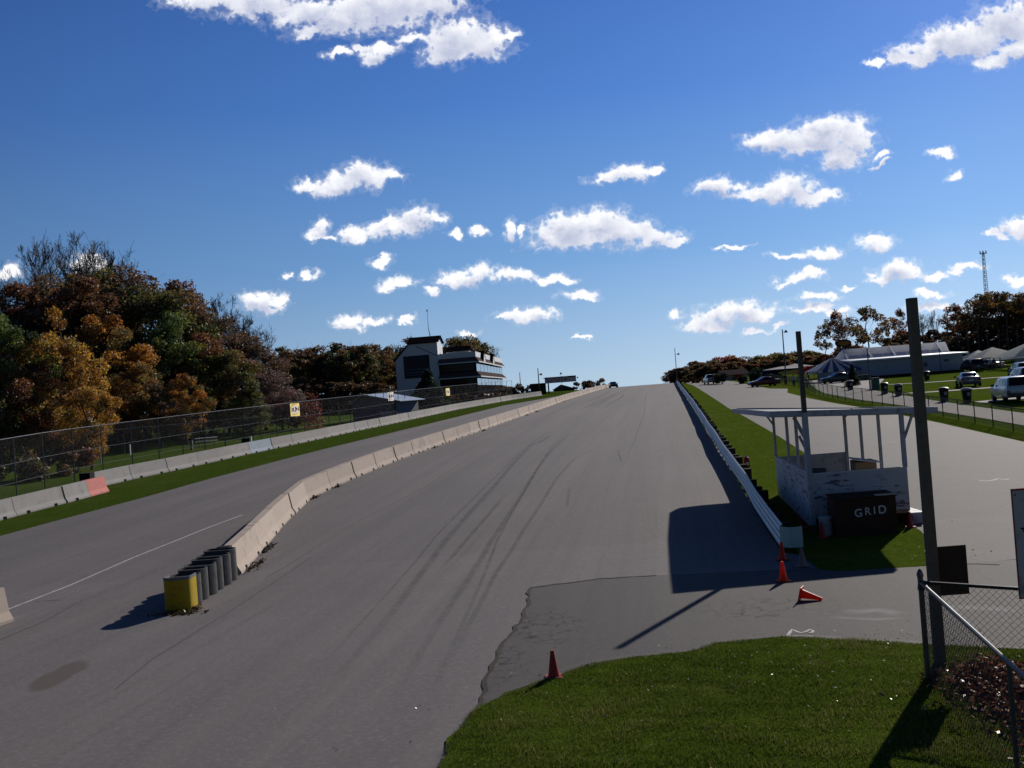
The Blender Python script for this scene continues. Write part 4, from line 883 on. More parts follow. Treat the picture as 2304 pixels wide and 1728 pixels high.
def bare_proto(key, H=16., seed=1, spread=.42, levels=4, nb=9, r=.16, start=.25):
    rg = np.random.default_rng(seed); root = bpy.data.objects.new('bare_tree', None); col.objects.link(root); q = MB()
    tips = branchset(q, 0, H, r, rg, levels, nb, spread, start, 1.5, .72, mr=.013); zm = max(v[2] for v in q.v); q.v = [(v[0], v[1], v[2]*H/zm) for v in q.v]; q.build('trunk', M['bark'], root); protos[key] = (root, H); root['used'] = 0; return root
def put_tree(key, px, pytop, y, lab, cat, group=None, wscale=1.0, name=None, zoff=0, hmin=3, world=None):
    root, H = protos[key]
    if world: p = Vector(world)
    else: p = at(px, pytop, y)
    g = gz(p.x, p.y)+zoff
    # trunks stand plumb: shift the foot so the crown top stays on the pixel
    h = max(hmin, p.z-g); s = h/H; rzz = random.uniform(0, 6.28); sx = s**.5*wscale
    if root['used'] == 0: root['used'] = 1; r = root; r.rotation_euler = (0, 0, rzz)
    else: r = dup(root, (0, 0, 0), rzz)
    r.location = (p.x, p.y, g-.1); r.scale = (sx, sx, s)
    if name: r.name = name
    tag(r, lab, cat, group); return r
tree_proto('gold', 'gold', seed=11, dens=210, leaf=.19, bright=1.5); tree_proto('orange', 'orange', seed=12, dens=210, leaf=.19, bright=1.5); tree_proto('rust', 'rust', seed=13, dens=200, leaf=.19, bright=1.35); tree_proto('brown', 'brown', seed=14, dens=190, leaf=.19, bright=1.35)
tree_proto('olive', 'olive', seed=15, dens=200, leaf=.19, bright=1.45); tree_proto('green', 'green', seed=16, lo=.05, dens=230, leaf=.18, bright=1.45); tree_proto('grey', 'grey', seed=17, dens=170, leaf=.18, bright=1.35)
for k in range(3): bare_proto(f'bare{k}', 18, 30+k, .40, 4, 16, .24, .38)
GL = 'autumn trees of the near wood on the left'
TL = [ # key, px, top py, depth, wscale, label
 ('rust', 30, 618, 96, 1.0, 'rust brown tree at the far left behind the green one'), ('green', 8, 690, 80, .85, 'leafy green tree cut by the left frame edge'),
 ('brown', 105, 612, 100, 1.0, 'dark brown tree under the leftmost bare tops'), ('gold', 120, 680, 82, .72, 'golden yellow tree, brightest in the left wood'), ('rust', 178, 605, 98, .95, 'orange brown tree rising behind the golden one'),
 ('orange', 232, 690, 86, .85, 'bright orange tree right of the golden one'), ('olive', 215, 570, 112, 1.0, 'dark olive tree on the skyline beneath the bare tops'), ('brown', 285, 590, 106, 1.1, 'greyish brown tree on the shoulder of the wood'),
 ('olive', 345, 612, 98, 1.0, 'olive green tree with a rusty tip'), ('rust', 398, 612, 104, .75, 'reddish brown tree whose top marks the skyline corner'), ('green', 372, 690, 92, .75, 'green leaved tree in the middle of the left wood'), ('brown', 430, 668, 100, .9, 'brown tree just below the reddish skyline tip'),
 ('orange', 300, 800, 82, .62, 'small orange tree low in the middle of the left wood'), ('gold', 190, 830, 74, .6, 'low yellow green tree overhanging the catch fence'), ('rust', 80, 800, 80, .7, 'low rusty tree at the foot of the golden tree'),
 ('rust', 455, 735, 95, .85, 'russet tree in front of the right bare tree'), ('olive', 500, 765, 94, .8, 'olive tree low at the right of the left wood'), ('brown', 540, 742, 104, .95, 'brown tree with pale leaf tips near the wood end'), ('grey', 585, 770, 102, .9, 'greyish pink leaved tree near the end of the left wood'),
 ('grey', 628, 838, 98, .72, 'last greyish tree at the end of the left wood'), ('orange', 410, 830, 84, .6, 'dull orange shrub-like tree low before the fence'), ('brown', 350, 850, 82, .6, 'small dark brown tree low before the fence'), ('olive', 560, 860, 92, .6, 'small olive tree low above the nearest banner'), ('brown', 250, 860, 82, .6, 'small brown tree in the shade behind the fence'),
 ('brown', -60, 640, 92, 1.0, 'brown tree mostly outside the left frame edge'), ('rust', -30, 760, 78, .8, 'low rusty tree on the left frame edge')]
for key, px, py, y, ws, lab in TL:
    f = 1.0 if px < 200 and y < 84 else 1.17; put_tree(key, px, py, y*f, lab, 'tree', GL, ws*f*1.02)
for i, (px, py, y, ws) in enumerate([(72, 522, 134, 1.0), (152, 518, 134, 1.05), (182, 530, 136, .9), (232, 538, 136, 1.0), (275, 585, 134, .8), (0, 585, 130, .9), (490, 655, 130, 1.1), (545, 703, 130, 1.2), (525, 690, 134, .8)]):
    put_tree(f'bare{i%3}', px, py, y, ['bare grey tree above the far left of the wood', 'tallest bare tree on the skyline of the left wood', 'bare tree just right of the tallest bare one', 'bare tree above the cloud gap in the left wood', 'small bare tree at the shoulder of the left wood', 'bare tree cut by the left frame edge', 'round crowned bare tree standing above the right end of the wood', 'wide bare tree leaning over the end of the left wood', 'thin bare tree between the two right bare trees'][i], 'bare tree', 'bare trees over the left wood', ws)
# shrubs
def shrub(px, py, y, wd, h, pal, lab, n=60, name='shrub', leaf=.10, key=None, world=None, cat='shrub', group=None, zb=None):
    rg = np.random.default_rng(int(abs(px)*7+y)); p = at(px, py, y) if world is None else Vector(world); g = gz(p.x, p.y) if zb is None else zb; e = empty(name, (p.x, p.y, g), lab, cat, group)
    cen = [((rg.normal()*wd*.22, rg.normal()*wd*.22, h*rg.uniform(.15, .8)), min(wd, h)*rg.uniform(.16, .32), int(rg.integers(0, 9))) for _ in range(14)]
    V, C = leaves(cen, n/(max(.3, min(wd, h)*.25)**1.6)*1.2, leaf, PAL[pal], rg); fast('foliage', V, 4, M['leaf'], e, C)
    q = MB()
    for k in range(5): a = k*1.26; q.tube([(0, 0, -.1), (math.cos(a)*wd*.12, math.sin(a)*wd*.12, h*.4), (math.cos(a)*wd*.28, math.sin(a)*wd*.28, h*.75)], [.05, .03, .012], 4)
    q.build('stem', M['bark_dark'], e); return e
shrub(168, 1015, 72, 4.2, 1.9, 'rust', 'reddish brown bush behind the catch fence at the left', 140, leaf=.12); shrub(60, 1030, 68, 5, 2.2, 'olive', 'dark tangled bush behind the fence near the left edge', 160, leaf=.12)
shrub(270, 985, 104, 5, 2.2, 'brown', 'brown undergrowth beneath the left wood behind the fence', 160, leaf=.14); shrub(390, 960, 108, 6, 3, 'brown', 'shaded bush under the trees behind the dark board', 160, leaf=.15); shrub(530, 935, 116, 6, 3.4, 'brown', 'dry brown bushes at the wood end by the nearest banner', 160, leaf=.15)
shrub(662, 893, 118, 5.5, 4.6, 'red', 'deep red bush right above the nearest banner', 190, leaf=.16)
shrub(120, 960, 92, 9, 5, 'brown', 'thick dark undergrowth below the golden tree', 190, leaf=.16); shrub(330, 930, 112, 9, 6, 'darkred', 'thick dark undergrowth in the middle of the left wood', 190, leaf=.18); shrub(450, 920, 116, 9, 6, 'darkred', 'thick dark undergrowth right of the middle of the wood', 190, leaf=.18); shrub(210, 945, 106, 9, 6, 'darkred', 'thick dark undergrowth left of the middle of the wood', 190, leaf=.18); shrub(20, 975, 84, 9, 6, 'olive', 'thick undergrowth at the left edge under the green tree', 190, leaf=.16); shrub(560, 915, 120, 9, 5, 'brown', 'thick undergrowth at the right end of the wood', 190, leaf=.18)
# dark wood in the middle distance, tall slim trunks
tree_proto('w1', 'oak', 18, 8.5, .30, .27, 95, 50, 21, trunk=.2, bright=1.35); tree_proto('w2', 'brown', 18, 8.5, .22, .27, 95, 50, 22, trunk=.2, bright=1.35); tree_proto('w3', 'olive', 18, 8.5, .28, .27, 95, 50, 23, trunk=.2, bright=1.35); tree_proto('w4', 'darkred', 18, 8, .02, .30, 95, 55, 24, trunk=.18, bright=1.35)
rr = random.Random(12); GW = 'trees of the dark middle wood left of the timing tower'
tops = [(630,772),(650,778),(672,770),(695,776),(715,768),(735,774),(755,764),(775,772),(795,762),(815,770),(838,768),(858,768),(876,775)]
for i, (px, py) in enumerate(tops):
    put_tree(['w3','w1','w2'][i % 3], px, py+rr.uniform(-3, 4), (178 if px < 830 else 222)+rr.uniform(-6, 8), f'tall dark autumn tree, {ORD[i]} from the left along the front of the middle wood', 'tree', GW, 1.0)
for i in range(16):
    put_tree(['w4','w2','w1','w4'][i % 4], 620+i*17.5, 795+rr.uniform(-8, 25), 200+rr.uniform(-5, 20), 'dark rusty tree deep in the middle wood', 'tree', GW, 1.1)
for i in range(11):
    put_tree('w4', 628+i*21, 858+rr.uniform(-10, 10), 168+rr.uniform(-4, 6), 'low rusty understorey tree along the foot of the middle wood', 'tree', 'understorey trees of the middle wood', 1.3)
put_tree('w1', 925, 752, 240, 'brown leaved oak peeping over the left of the white tower roof', 'tree', None, 1.3)
tree_proto('oakc', 'oak', 15, 12, .35, .28, 80, 40, 31, trunk=.22, bright=1.5)
put_tree('oakc', 1030, 748, 270, 'brown oak with a broken crown behind the timing building', 'tree', None, 1.15); put_tree('oakc', 1062, 752, 275, 'smaller brown oak right behind the timing building roof', 'tree', None, .8)
put_tree('bare0', 897, 768, 235, 'bare tree between the middle wood and the white tower', 'bare tree', None, 1.2); put_tree('bare1', 1092, 768, 270, 'bare tree behind the dormers of the timing building', 'bare tree', None, 1.2)
put_tree('w4', 893, 797, 232, 'dark red tree against the left side of the white tower', 'tree', None, .8); put_tree('w2', 884, 790, 228, 'dark evergreen looking tree left of the white tower', 'tree', None, .8)
# conifers
def conifer(px, pytop, y, lab, wd=.38, zb=None):
    p = at(px, pytop, y); g = gz(p.x, p.y) if zb is None else zb; h = p.z-g; e = empty('conifer', (p.x, p.y, g), lab, 'conifer', None); rg = np.random.default_rng(int(px))
    q = MB(); q.tube([(0, 0, 0), (0, 0, h*.97)], [.12, .02], 6); q.build('trunk', M['bark_dark'], e); cen = []
    for i in range(110):
        t = rg.uniform(0.02, 1)**1.1; a = rg.uniform(0, 6.28); r_ = wd*h*(1-t)*rg.uniform(.5, 1); cen.append(((math.cos(a)*r_, math.sin(a)*r_, h*(.04+.94*t)), h*.07+.16*h*(1-t)*.7, i))
    V, C = leaves(cen, 420, .09*h/4, PAL['conifer'], rg, flat=.6); fast('crown', V, 4, M['leaf'], e, C); return e
conifer(961, 833, 172, 'large dark cone shaped evergreen in front of the white tower', .62)
conifer(1916, 820, 125, 'small dark pointed evergreen at the left corner of the white paddock building', .30)

# ------------------------------------------------------------------ timing building, 165 m away
DB = 194.0
def bpt(cx, cy, y=DB): return at(860+cx/6.9125, 680+cy/6.9125, y)
corner = bpt(1455, 1000); cxw = corner.x; tb = empty('timing_tower', (cxw, DB, gz(cxw, DB)), 'white and dark timing building with shingled skirts and a tall gabled tower', 'building')
TO = Vector(tb.location); rzb = -math.atan2(.084, .997)
tb.rotation_euler = (0, 0, rzb)
RB = Matrix.Rotation(-rzb, 4, 'Z')
def Z(cx, cy): return bpt(cx, cy).z-TO.z     # heights above the base, read at the front plane
def X(cx, cy=900): return bpt(cx, cy).x-cxw
gb = -0.3; dep = 54.0
zp1, zp2, ze1, zs1, zs2, ze2 = Z(1420, 765), Z(1430, 845), Z(1480, 915), Z(1450, 1070), 0, Z(1510, 1145)
xl = X(865, 900)                             # left end of the main block
def blk(name, x0, y0, z0, x1, y1, z1, m, par=tb): q = MB(); q.box((x0, y0, z0), (x1, y1, z1)); return q.build(name, M[m], par)
blk('main_wall', xl, .3, gb, -.0, dep, ze1-.05, 'dark_wall')
def skirt(name, zt, zb_, out, m):           # sloping shingled skirt round front and track side
    q = MB(); a = [(xl, .25, zt), (.05, .25, zt), (.05, dep, zt)]; b_ = [(xl, -out, zb_), (out, -out, zb_), (out, dep+out, zb_)]
    q.add(a+b_+[(xl, .25, zb_-.02), (.05, .25, zb_-.02), (.05, dep, zb_-.02)], [(0, 1, 4, 3), (1, 2, 5, 4), (3, 4, 7, 6), (4, 5, 8, 7)]); q.build(name, M[m], tb)
    q = MB(); q.box((xl, -out-.05, zb_-.22), (out+.05, -out, zb_+.02)); q.box((out, -out, zb_-.22), (out+.06, dep+out, zb_+.02)); q.build('fascia', M['white'], tb)
skirt('upper_skirt_roof', zp2, ze1, .75, 'shingle'); skirt('lower_skirt_roof', zs1, ze2, 1.0, 'shingle')
q = MB(); q.box((xl, .2, zp2-.02), (.1, dep, zp1)); q.build('parapet', M['siding'], tb)
q = MB(); q.box((.0, .6, zs1+.02), (.06, dep-.4, ze1-.35)); q.build('upper_window', M['glass_blue'], tb)
q = MB(); q.box((.0, .6, Z(1470, 1285)), (.06, dep-.4, ze2-.4)); q.build('lower_window', M['glass_blue'], tb)
for z0, z1 in ((zs1, ze1-.3), (Z(1470, 1285), ze2-.3)):
    for k in range(9):
        q = MB(); yk = .5+k*(dep-1)/8; q.box((.061, yk, z0), (.08, yk+.07, z1)); q.build('mullion', M['dark_wall'], tb)
for k in range(2):
    q = MB(); x0 = xl+.3+k*0; 
q = MB(); q.box((xl+.3, .24, ze2+.15+1.0), (-.3, .29, ze1-.35)); q.build('front_window', M['glass'], tb); q = MB(); q.box((xl+.3, .24, 1.4), (-.3, .29, ze2-.3)); q.build('front_window', M['glass'], tb)
q = MB(); q.box((-.6, -.35, .9), (1.0, dep*.8, 1.25)); q.build('ground_ledge', M['white'], tb)
for yk, hh in ((10, 1.5), (28, 1.5)):        # two gabled dormers on the track side
    q = MB(); w2 = 2.0; zt = ze1+hh+.5; zb_ = ze1+.1
    q.prism([(.72, yk-w2, zb_), (.72, yk+w2, zb_), (.72, yk, zt)], (-1.5, 0, 0)); q.build('dormer_gable', M['white'], tb)
    q = MB(); q.prism([(.76, yk-w2-.3, zb_-.25), (.76, yk, zt+.06), (.76, yk, zt+.36), (.76, yk-w2-.5, zb_-.1)], (-2.2, 0, 0)); q.prism([(.76, yk+w2+.3, zb_-.25), (.76, yk, zt+.06), (.76, yk, zt+.36), (.76, yk+w2+.5, zb_-.1)], (-2.2, 0, 0)); q.build('dormer_roof', M['shingle_dark'], tb)
# clerestory
q = MB(); q.box((X(960), 3, zp1), (X(1330), 7, Z(1330, 740))); q.build('clerestory_wall', M['siding'], tb)
q = MB(); q.prism([(X(950), 2.5, Z(950, 770)), (X(950), 5, Z(1200, 665)), (X(950), 7.5, Z(950, 770))], (X(1345)-X(950), 0, 0)); q.build('clerestory_roof', M['shingle_dark'], tb)
# white tower
tw = -0.15
pl = [(190, 1420), (190, 910), (400, 660), (835, 618), (862, 850), (875, 1400)]
pts = [(X(cx, cy), Z(cx, cy)) for cx, cy in pl]; pts[0] = (pts[1][0], gb); pts[-1] = (xl+.02, gb); pts[4] = (xl+.02, pts[4][1]); pts[3] = (xl+.02, pts[3][1]); ups = X(400, 660)
q = MB(); q.prism([(x, tw, z) for x, z in pts], (0, 6.5, 0)); q.build('tower_wall', M['siding'], tb)
ye0, ye1, zr, zE = -.5, 7.0, Z(870, 530)+.15, pts[3][1]
q = MB(); q.prism([(xl+.35, ye0, zE-.05), (xl+.35, 3.2, zr), (xl+.35, 3.2, zr+.25), (xl+.35, ye0-.1, zE+.12)], (ups-xl-.7, 0, 0)); q.prism([(xl+.35, ye1, zE-.05), (xl+.35, 3.2, zr), (xl+.35, 3.2, zr+.25), (xl+.35, ye1+.1, zE+.12)], (ups-xl-.7, 0, 0)); q.build('tower_roof', M['shingle_dark'], tb)
q = MB(); q.prism([(xl+.0, tw, zE-.02), (xl+.0, 6.35, zE-.02), (xl+.0, 3.2, zr)], (ups-xl, 0, 0)); q.build('tower_gable', M['siding'], tb)
q = MB(); q.prism([(pts[1][0]-.35, tw-.3, pts[1][1]-.25), (ups, tw-.3, zE-.1), (ups, tw-.3, zE+.15), (pts[1][0]-.4, tw-.3, pts[1][1]+.05)], (0, 7.2, 0)); q.build('shed_roof', M['shingle_dark'], tb)
a_, b_ = (X(520, 690), Z(520, 690)), (X(850, 835), Z(850, 835)); q = MB(); q.prism([(a_[0], tw-.05, a_[1]), (b_[0], tw-.05, b_[1]), (b_[0], tw-.05, b_[1]+.14), (a_[0], tw-.05, a_[1]+.14)], (0, .048, 0)); q.build('trim_board', M['shingle'], tb)
bb = bpy.data.objects.new('billboard', None); 
X0, X1, Z1, Z0 = X(328, 1000), X(735, 1000), Z(530, 835), Z(550, 1168)
M['bbg'] = mat('billboard_print', (.035, .045, .06), .7, var=.3, scale=.8); 
q = MB(); q.box((X0, tw-.12, Z0), (X1, tw-.002, Z1)); bbo = q.build('billboard', M['bbg'], tb)
q = MB(); q.box((X0-.06, tw-.16, Z1), (X1+.06, tw-.002, Z1+.08)); q.box((X0-.06, tw-.16, Z0-.08), (X1+.06, tw-.002, Z0)); q.build('billboard_frame', M['black'], bbo)
q = MB(); rb = random.Random(2)
for k in range(16):
    cx = X0+(X1-X0)*rb.uniform(.05, .95); cz = Z0+(Z1-Z0)*rb.uniform(.5, .82); r_ = rb.uniform(.12, .3); q.prism([(cx+r_*math.cos(j*1.05)*.7, tw-.125, cz+r_*math.sin(j*1.05)) for j in range(6)], (0, .003, 0))
q.build('printed_leaves', mat('print_brown', (.09, .05, .035), .8, var=.3), bbo)
for li, zz in enumerate((.36, .22, .10)):
    q = MB(); xx = X0+(X1-X0)*.07
    while xx < X1-.4:
        ww = rb.uniform(.25, .9); q.box((xx, tw-.126, Z0+(Z1-Z0)*zz), (min(X1-.2, xx+ww), tw-.122, Z0+(Z1-Z0)*(zz+(.045 if li < 2 else .025)))); xx += ww+.18
    q.build('pale_lettering', mat('print_pale', (.16, .18, .22), .8), bbo)
q = MB(); q.tube([(X(690, 530), 4, zr), (X(655, 380), 4, Z(655, 380)), (X(640, 110), 4, Z(642, 110))], [.10, .06, .03], 5); q.box((X(636, 105)-.12, 3.9, Z(642, 115)), (X(636, 105)+.12, 4.1, Z(642, 85))); q.build('antenna_mast', M['steel'], tb)
q = MB(); q.tube([(X(1640, 800)-1.2, 20, zp1), (X(1640, 800)-1.2, 20, zp1+1.6)], .04, 5); q.build('roof_vent', M['steel'], tb)
# ------------------------------------------------------------------ shed with pale roof
p = at(850, 915, 128); sh = empty('shed', (p.x, 128, gz(p.x, 128)-.2), 'grey shed with a pale metal roof behind the catch fence', 'shed', rz=R(-18))
zt = at(816, 889, 128).z-sh.location.z; 
q = MB(); q.box((-3.6, 0, 0), (2.6, 7, zt-.9)); q.prism([(-3.6, 0, zt-.9), (2.6, 0, zt-.9), (-1.7, 0, zt-.1)], (0, 7, 0)); q.build('shed_wall', mat('shed_wall', (.12, .12, .15), .8), sh)
q = MB(); q.prism([(-1.7, -.5, zt), (3.4, -.5, zt-1.15), (3.4, 7.5, zt-1.15), (-1.7, 7.5, zt)], (0, 0, .08)); q.prism([(-1.7, -.5, zt), (-4.1, -.5, zt-1.05), (-4.1, 7.5, zt-1.05), (-1.7, 7.5, zt)], (0, 0, .08)); q.build('shed_roof', M['metalroof'], sh)
q = MB(); q.box((.3, -.06, .1), (2.2, -.01, 1.3)); q.build('door', M['lav'], sh)
for px_, py0, py1 in ((859, 882, 898), (864, 882, 896)): pass
# small things on the grass behind the fence
def markerpost(px, pyb, y, h, lab, m='white', t=.07):
    p = at(px, pyb, y); e = empty('marker_post', (p.x, p.y, gz(p.x, p.y)), lab, 'post'); q = MB(); q.box((-t, -t, 0), (t, t, h), bev=.01); q.build('post_body', M[m], e); q = MB(); q.box((-t*1.15, -t*1.15, h), (t*1.15, t*1.15, h+.04)); q.build('post_cap', M[m], e); return e
mp_ = G(564, 1003); e = markerpost(565, 1000, 80, 1.25, 'white marker post standing behind the long wall'); q = MB(); q.box((-.75, .02, .5), (-.09, .1, 1.2)); q.build('dark_panel', M['black'], e)
markerpost(291, 990, 88, .9, 'small white post on the grass under the left trees', t=.05); markerpost(224, 1000, 80, 2.6, 'slim pole on the grass near the reddish bush', 'galv', .04); markerpost(430, 985, 90, .8, 'grey post on the grass left of the picnic table', 'galv', .1); markerpost(763, 935, 110, 3, 'pole with a white box on the grass left of the shed', 'galv', .04)
p = at(463, 970, 95); e = empty('picnic_table', (p.x, p.y, gz(p.x, p.y)), 'pale picnic table on the grass under the left trees', 'picnic table', rz=.3)
q = MB(); q.box((-1, -.38, .72), (1, .38, .77)); q.build('tabletop', M['white'], e)
for s_ in (-1, 1):
    q = MB(); q.box((-1, s_*.75-.14, .43), (1, s_*.75+.14, .47)); q.build('bench', M['white'], e)
    for xx in (-.7, .7): q = MB(); q.tube([(xx, s_*.85, 0), (xx, s_*.2, .72)], .04, 4); q.build('leg', M['wood'], e)
p = at(405, 958, 100); e = empty('dark_board', (p.x, p.y, gz(p.x, p.y)), 'dark grey board on two posts under the left trees', 'board'); q = MB(); q.box((-2.2, 0, 2.1), (2.2, .08, 3.6)); q.build('board', M['navy'], e)
for xx in (-2, 2): q = MB(); q.box((xx-.06, .09, 0), (xx+.06, .2, 3.4)); q.build('leg', M['wood_dark'], e)
# ------------------------------------------------------------------ far left beyond the building: gantry, poles, bushes
def lightpole(px, pyt, y, lab, h=None, arm=(.5, -1.0), m='steel', r=.11, lamp=True):
    p = at(px, pyt, y); g = gz(p.x, p.y); e = empty('light_pole', (p.x, p.y, g), lab, 'pole'); H = p.z-g
    q = MB(); q.tube([(0, 0, 0), (0, 0, H)], [r, r*.6], 8); q.build('pole_shaft', M[m], e, True)
    if lamp:
        q = MB(); q.tube([(0, 0, H+arm[1]), (arm[0], 0, H+arm[1]+.15)], .04, 5); q.build('bracket', M[m], e)
        q = MB(); q.lathe([(.08, .25), (.32, -.15), (.28, -.2)], 10, (arm[0], 0, H+arm[1]+.1)); q.build('lamp_head', M['black'], e, True)
    return e
lightpole(1518, 783, 243, 'tall light pole at the crest by the far end of the guard rail', arm=(.8, -1.6)); lightpole(1760, 741, 170, 'dark light pole rising over the far tree line right of the track', arm=(.6, -.5), r=.14)
lightpole(1210, 828, 215, 'light pole left of the start gantry', arm=(.6, -1.5), r=.14); lightpole(1169, 838, 225, 'thin bare pole farther left of the start gantry', lamp=False)
lightpole(1262, 841, 250, 'thin pole with a small head behind the start gantry', arm=(0, 0), r=.05)
lightpole(1951, 782, 109, 'grey pole standing in front of the white paddock building', lamp=False, r=.10, m='galv'); e = lightpole(2113, 784, 146, 'thin grey pole against the right half of the white paddock building', lamp=False, r=.07)
p = at(1970, 874, 108.4); e = empty('utility_box', (p.x, p.y, gz(p.x, p.y)), 'green utility box at the foot of the grey pole', 'utility box'); q = MB(); q.box((-.35, -.25, 0), (.4, .3, 1.25), bev=.03); q.build('box_body', M['greenbox'], e); q = MB(); q.box((-.38, -.28, 1.25), (.43, .33, 1.31)); q.build('box_lid', M['greenbox'], e)
a, b = at(1226, 857, 222), at(1296, 849.5, 222); g = gz(a.x, a.y); e = empty('start_gantry', (a.x, a.y, g), 'start gantry sign reading TOYOTA over the far lane beside the track', 'gantry'); W_ = b.x-a.x; zc = (a.z+b.z)/2-g
q = MB(); q.box((0, 0, zc-.72), (W_, .5, zc+.62)); q.build('sign_panel', mat('gantry_panel', (.42, .43, .50), .6, trans=.2), e)
q = MB(); q.box((W_*.73, -.05, zc+.30), (W_*.98, -.003, zc+.62)); q.build('dark_display', M['black'], e)
text('TOYOTA', 1.3, mat('gantry_red', (.35, .02, .04), .6), e, (W_*.34, -.02, zc-.02), (R(90), 0, 0), xs=1.0)
q = MB(); q.tube([(W_, .2, zc+.1), (W_+.3, .2, zc+.1)], .04, 4); q.box((W_+.25, .05, zc-.02), (W_+.5, .3, zc+.25)); q.build('camera', M['black'], e)
for xx in (.0, .7): q = MB(); q.box((xx-.15, .1, -.2), (xx+.15, .4, zc-.7)); q.build('leg', M['black'], e)
ba = at(1192, 864, 216); e = empty('scoreboard', (ba.x, ba.y, gz(ba.x, ba.y)), 'dark mesh covered stand left of the start gantry', 'stand'); q = MB(); zz = ba.z-e.location.z; q.box((0, 0, zz-.25), (3.4, 2, zz)); q.build('stand_roof', M['black'], e); q = MB(); q.box((.1, .3, 0), (3.3, 1.8, zz-.26)); q.build('stand_wall', M['brown'], e)
p = at(1262, 868, 262); e = empty('house', (p.x, p.y, gz(p.x, p.y)-.5), 'small dark gabled building beyond the start gantry', 'house'); z1 = p.z-e.location.z
q = MB(); q.box((-1.8, 0, 0), (3.5, 6, max(1, z1-.9))); q.build('wall', M['dark_wall'], e); q = MB(); q.prism([(-2.2, -.3, z1-1), (.2, -.3, z1+.3), (4.2, -.3, z1-1.1)], (0, 7, 0)); q.build('roof', M['shingle'], e)
for i, (px, pt, y, wd, pal, lab) in enumerate([(1305, 856, 262, 6, 'darkred', 'dark leafy bush beyond the barrier crest'), (1336, 853, 268, 5.5, 'grey', 'pale bare looking bush beyond the barrier crest'), (1150, 862, 220, 6, 'darkred', 'red brown bush right of the timing building'), (1172, 868, 218, 6, 'darkred', 'low dark bush behind the far wall')]):
    p = at(px, pt, y); g = gz(p.x, p.y); shrub(px, 0, y, wd, max(1.5, p.z-g), pal, lab, 150, leaf=.16, world=p)
for i, (px, pt, pal) in enumerate([(1030, 884, 'darkred'), (1060, 888, 'brown'), (1090, 886, 'darkred'), (1118, 882, 'red'), (900, 902, 'darkred'), (930, 892, 'darkred'), (960, 888, 'brown'), (990, 884, 'darkred')]):
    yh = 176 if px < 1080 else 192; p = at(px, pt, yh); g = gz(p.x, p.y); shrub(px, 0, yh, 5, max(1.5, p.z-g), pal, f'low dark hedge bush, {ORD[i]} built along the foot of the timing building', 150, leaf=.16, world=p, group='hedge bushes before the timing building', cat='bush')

# ------------------------------------------------------------------ far right tree line, woods, oaks
tree_proto('f1', 'red', 9, 8, .0, .32, 90, 40, 41, trunk=.14, bright=1.9); tree_proto('f2', 'yellowg', 9, 8, .0, .32, 90, 40, 42, trunk=.14, bright=1.9); tree_proto('f3', 'darkred', 9, 8, .0, .32, 90, 40, 43, trunk=.14, bright=1.9); tree_proto('f4', 'grey', 9, 8, .0, .26, 50, 30, 44, trunk=.14, bright=1.9); tree_proto('f5', 'rust', 9, 8, .0, .32, 90, 40, 45, trunk=.14, bright=1.9)
FT = [(1505,836,'f4'),(1515,832,'f4'),(1532,826,'f3'),(1545,822,'f3'),(1557,817,'f3'),(1566,811,'f5'),(1578,812,'f3'),(1592,810,'f3'),(1604,808,'f3'),(1614,801,'f1'),(1626,799,'f1'),(1640,797,'f1'),(1652,799,'f5'),(1664,802,'f3'),(1676,800,'f4'),(1688,805,'f4'),(1699,801,'f2'),(1712,799,'f2'),(1726,797,'f2'),(1740,795,'f2'),(1752,795,'f2'),(1766,794,'f2'),(1780,792,'f2'),(1795,791,'f5'),(1810,790,'f2'),(1825,790,'f2'),(1840,791,'f2'),(1855,795,'f2')]
for i, (px, py, k) in enumerate(FT):
    nm = {'f1': 'red', 'f2': 'olive gold', 'f3': 'dark maroon', 'f4': 'grey leafless', 'f5': 'russet'}[k]
    put_tree(k, px, py+random.uniform(-2, 3), 275+random.uniform(-12, 12), f'{nm} tree in the far tree line right of the crest', 'tree', f'{nm} trees of the far tree line right of the crest', 1.25)
for i in range(26):
    put_tree(['f3', 'f5', 'f3'][i % 3], 1515+i*13.5, 824-i*.9+random.uniform(-4, 8), 262+random.uniform(-4, 6), 'dark maroon tree in the far tree line right of the crest' if i % 3 != 1 else 'russet tree in the far tree line right of the crest', 'tree', ('dark maroon' if i % 3 != 1 else 'russet')+' trees of the far tree line right of the crest', 1.2)
tree_proto('o1', 'oak', 15, 6.5, .42, .24, 85, 34, 51, trunk=.18, bright=1.6); tree_proto('o2', 'oak', 15, 8.5, .40, .24, 85, 34, 52, trunk=.20, bright=1.6); tree_proto('o3', 'rust', 15, 7.5, .45, .24, 85, 34, 53, trunk=.16, bright=1.6)
put_tree('o1', 1853, 712, 182, 'slim brown oak, leftmost of the tall trees behind the paddock', 'tree', None, .75); put_tree('o3', 1878, 694, 184, 'slim pointed brown oak behind the striped canopy', 'tree', None, .6)
put_tree('bare2', 1895, 702, 184, 'thin bare tree between the oaks behind the paddock', 'bare tree', None, .6)
put_tree('o2', 1945, 683, 176, 'big bushy oak standing alone behind the white paddock building', 'tree', None, 1.05); put_tree('o1', 1985, 708, 182, 'smaller oak right of the big bushy oak', 'tree', None, .7); put_tree('o3', 2022, 690, 190, 'thin brown tree left of the tall foreground post', 'tree', None, .6)
put_tree('bare0', 2068, 700, 186, 'bare tree just right of the tall foreground post', 'bare tree', None, .8); put_tree('bare1', 2100, 694, 190, 'bare pointed tree in the gap of the right wood', 'bare tree', None, .5)
put_tree('o3', 2145, 680, 178, 'leaning brown tree at the left of the right wood', 'tree', None, .9); put_tree('o2', 2180, 668, 180, 'reddish oak near the left of the right wood', 'tree', None, .8)
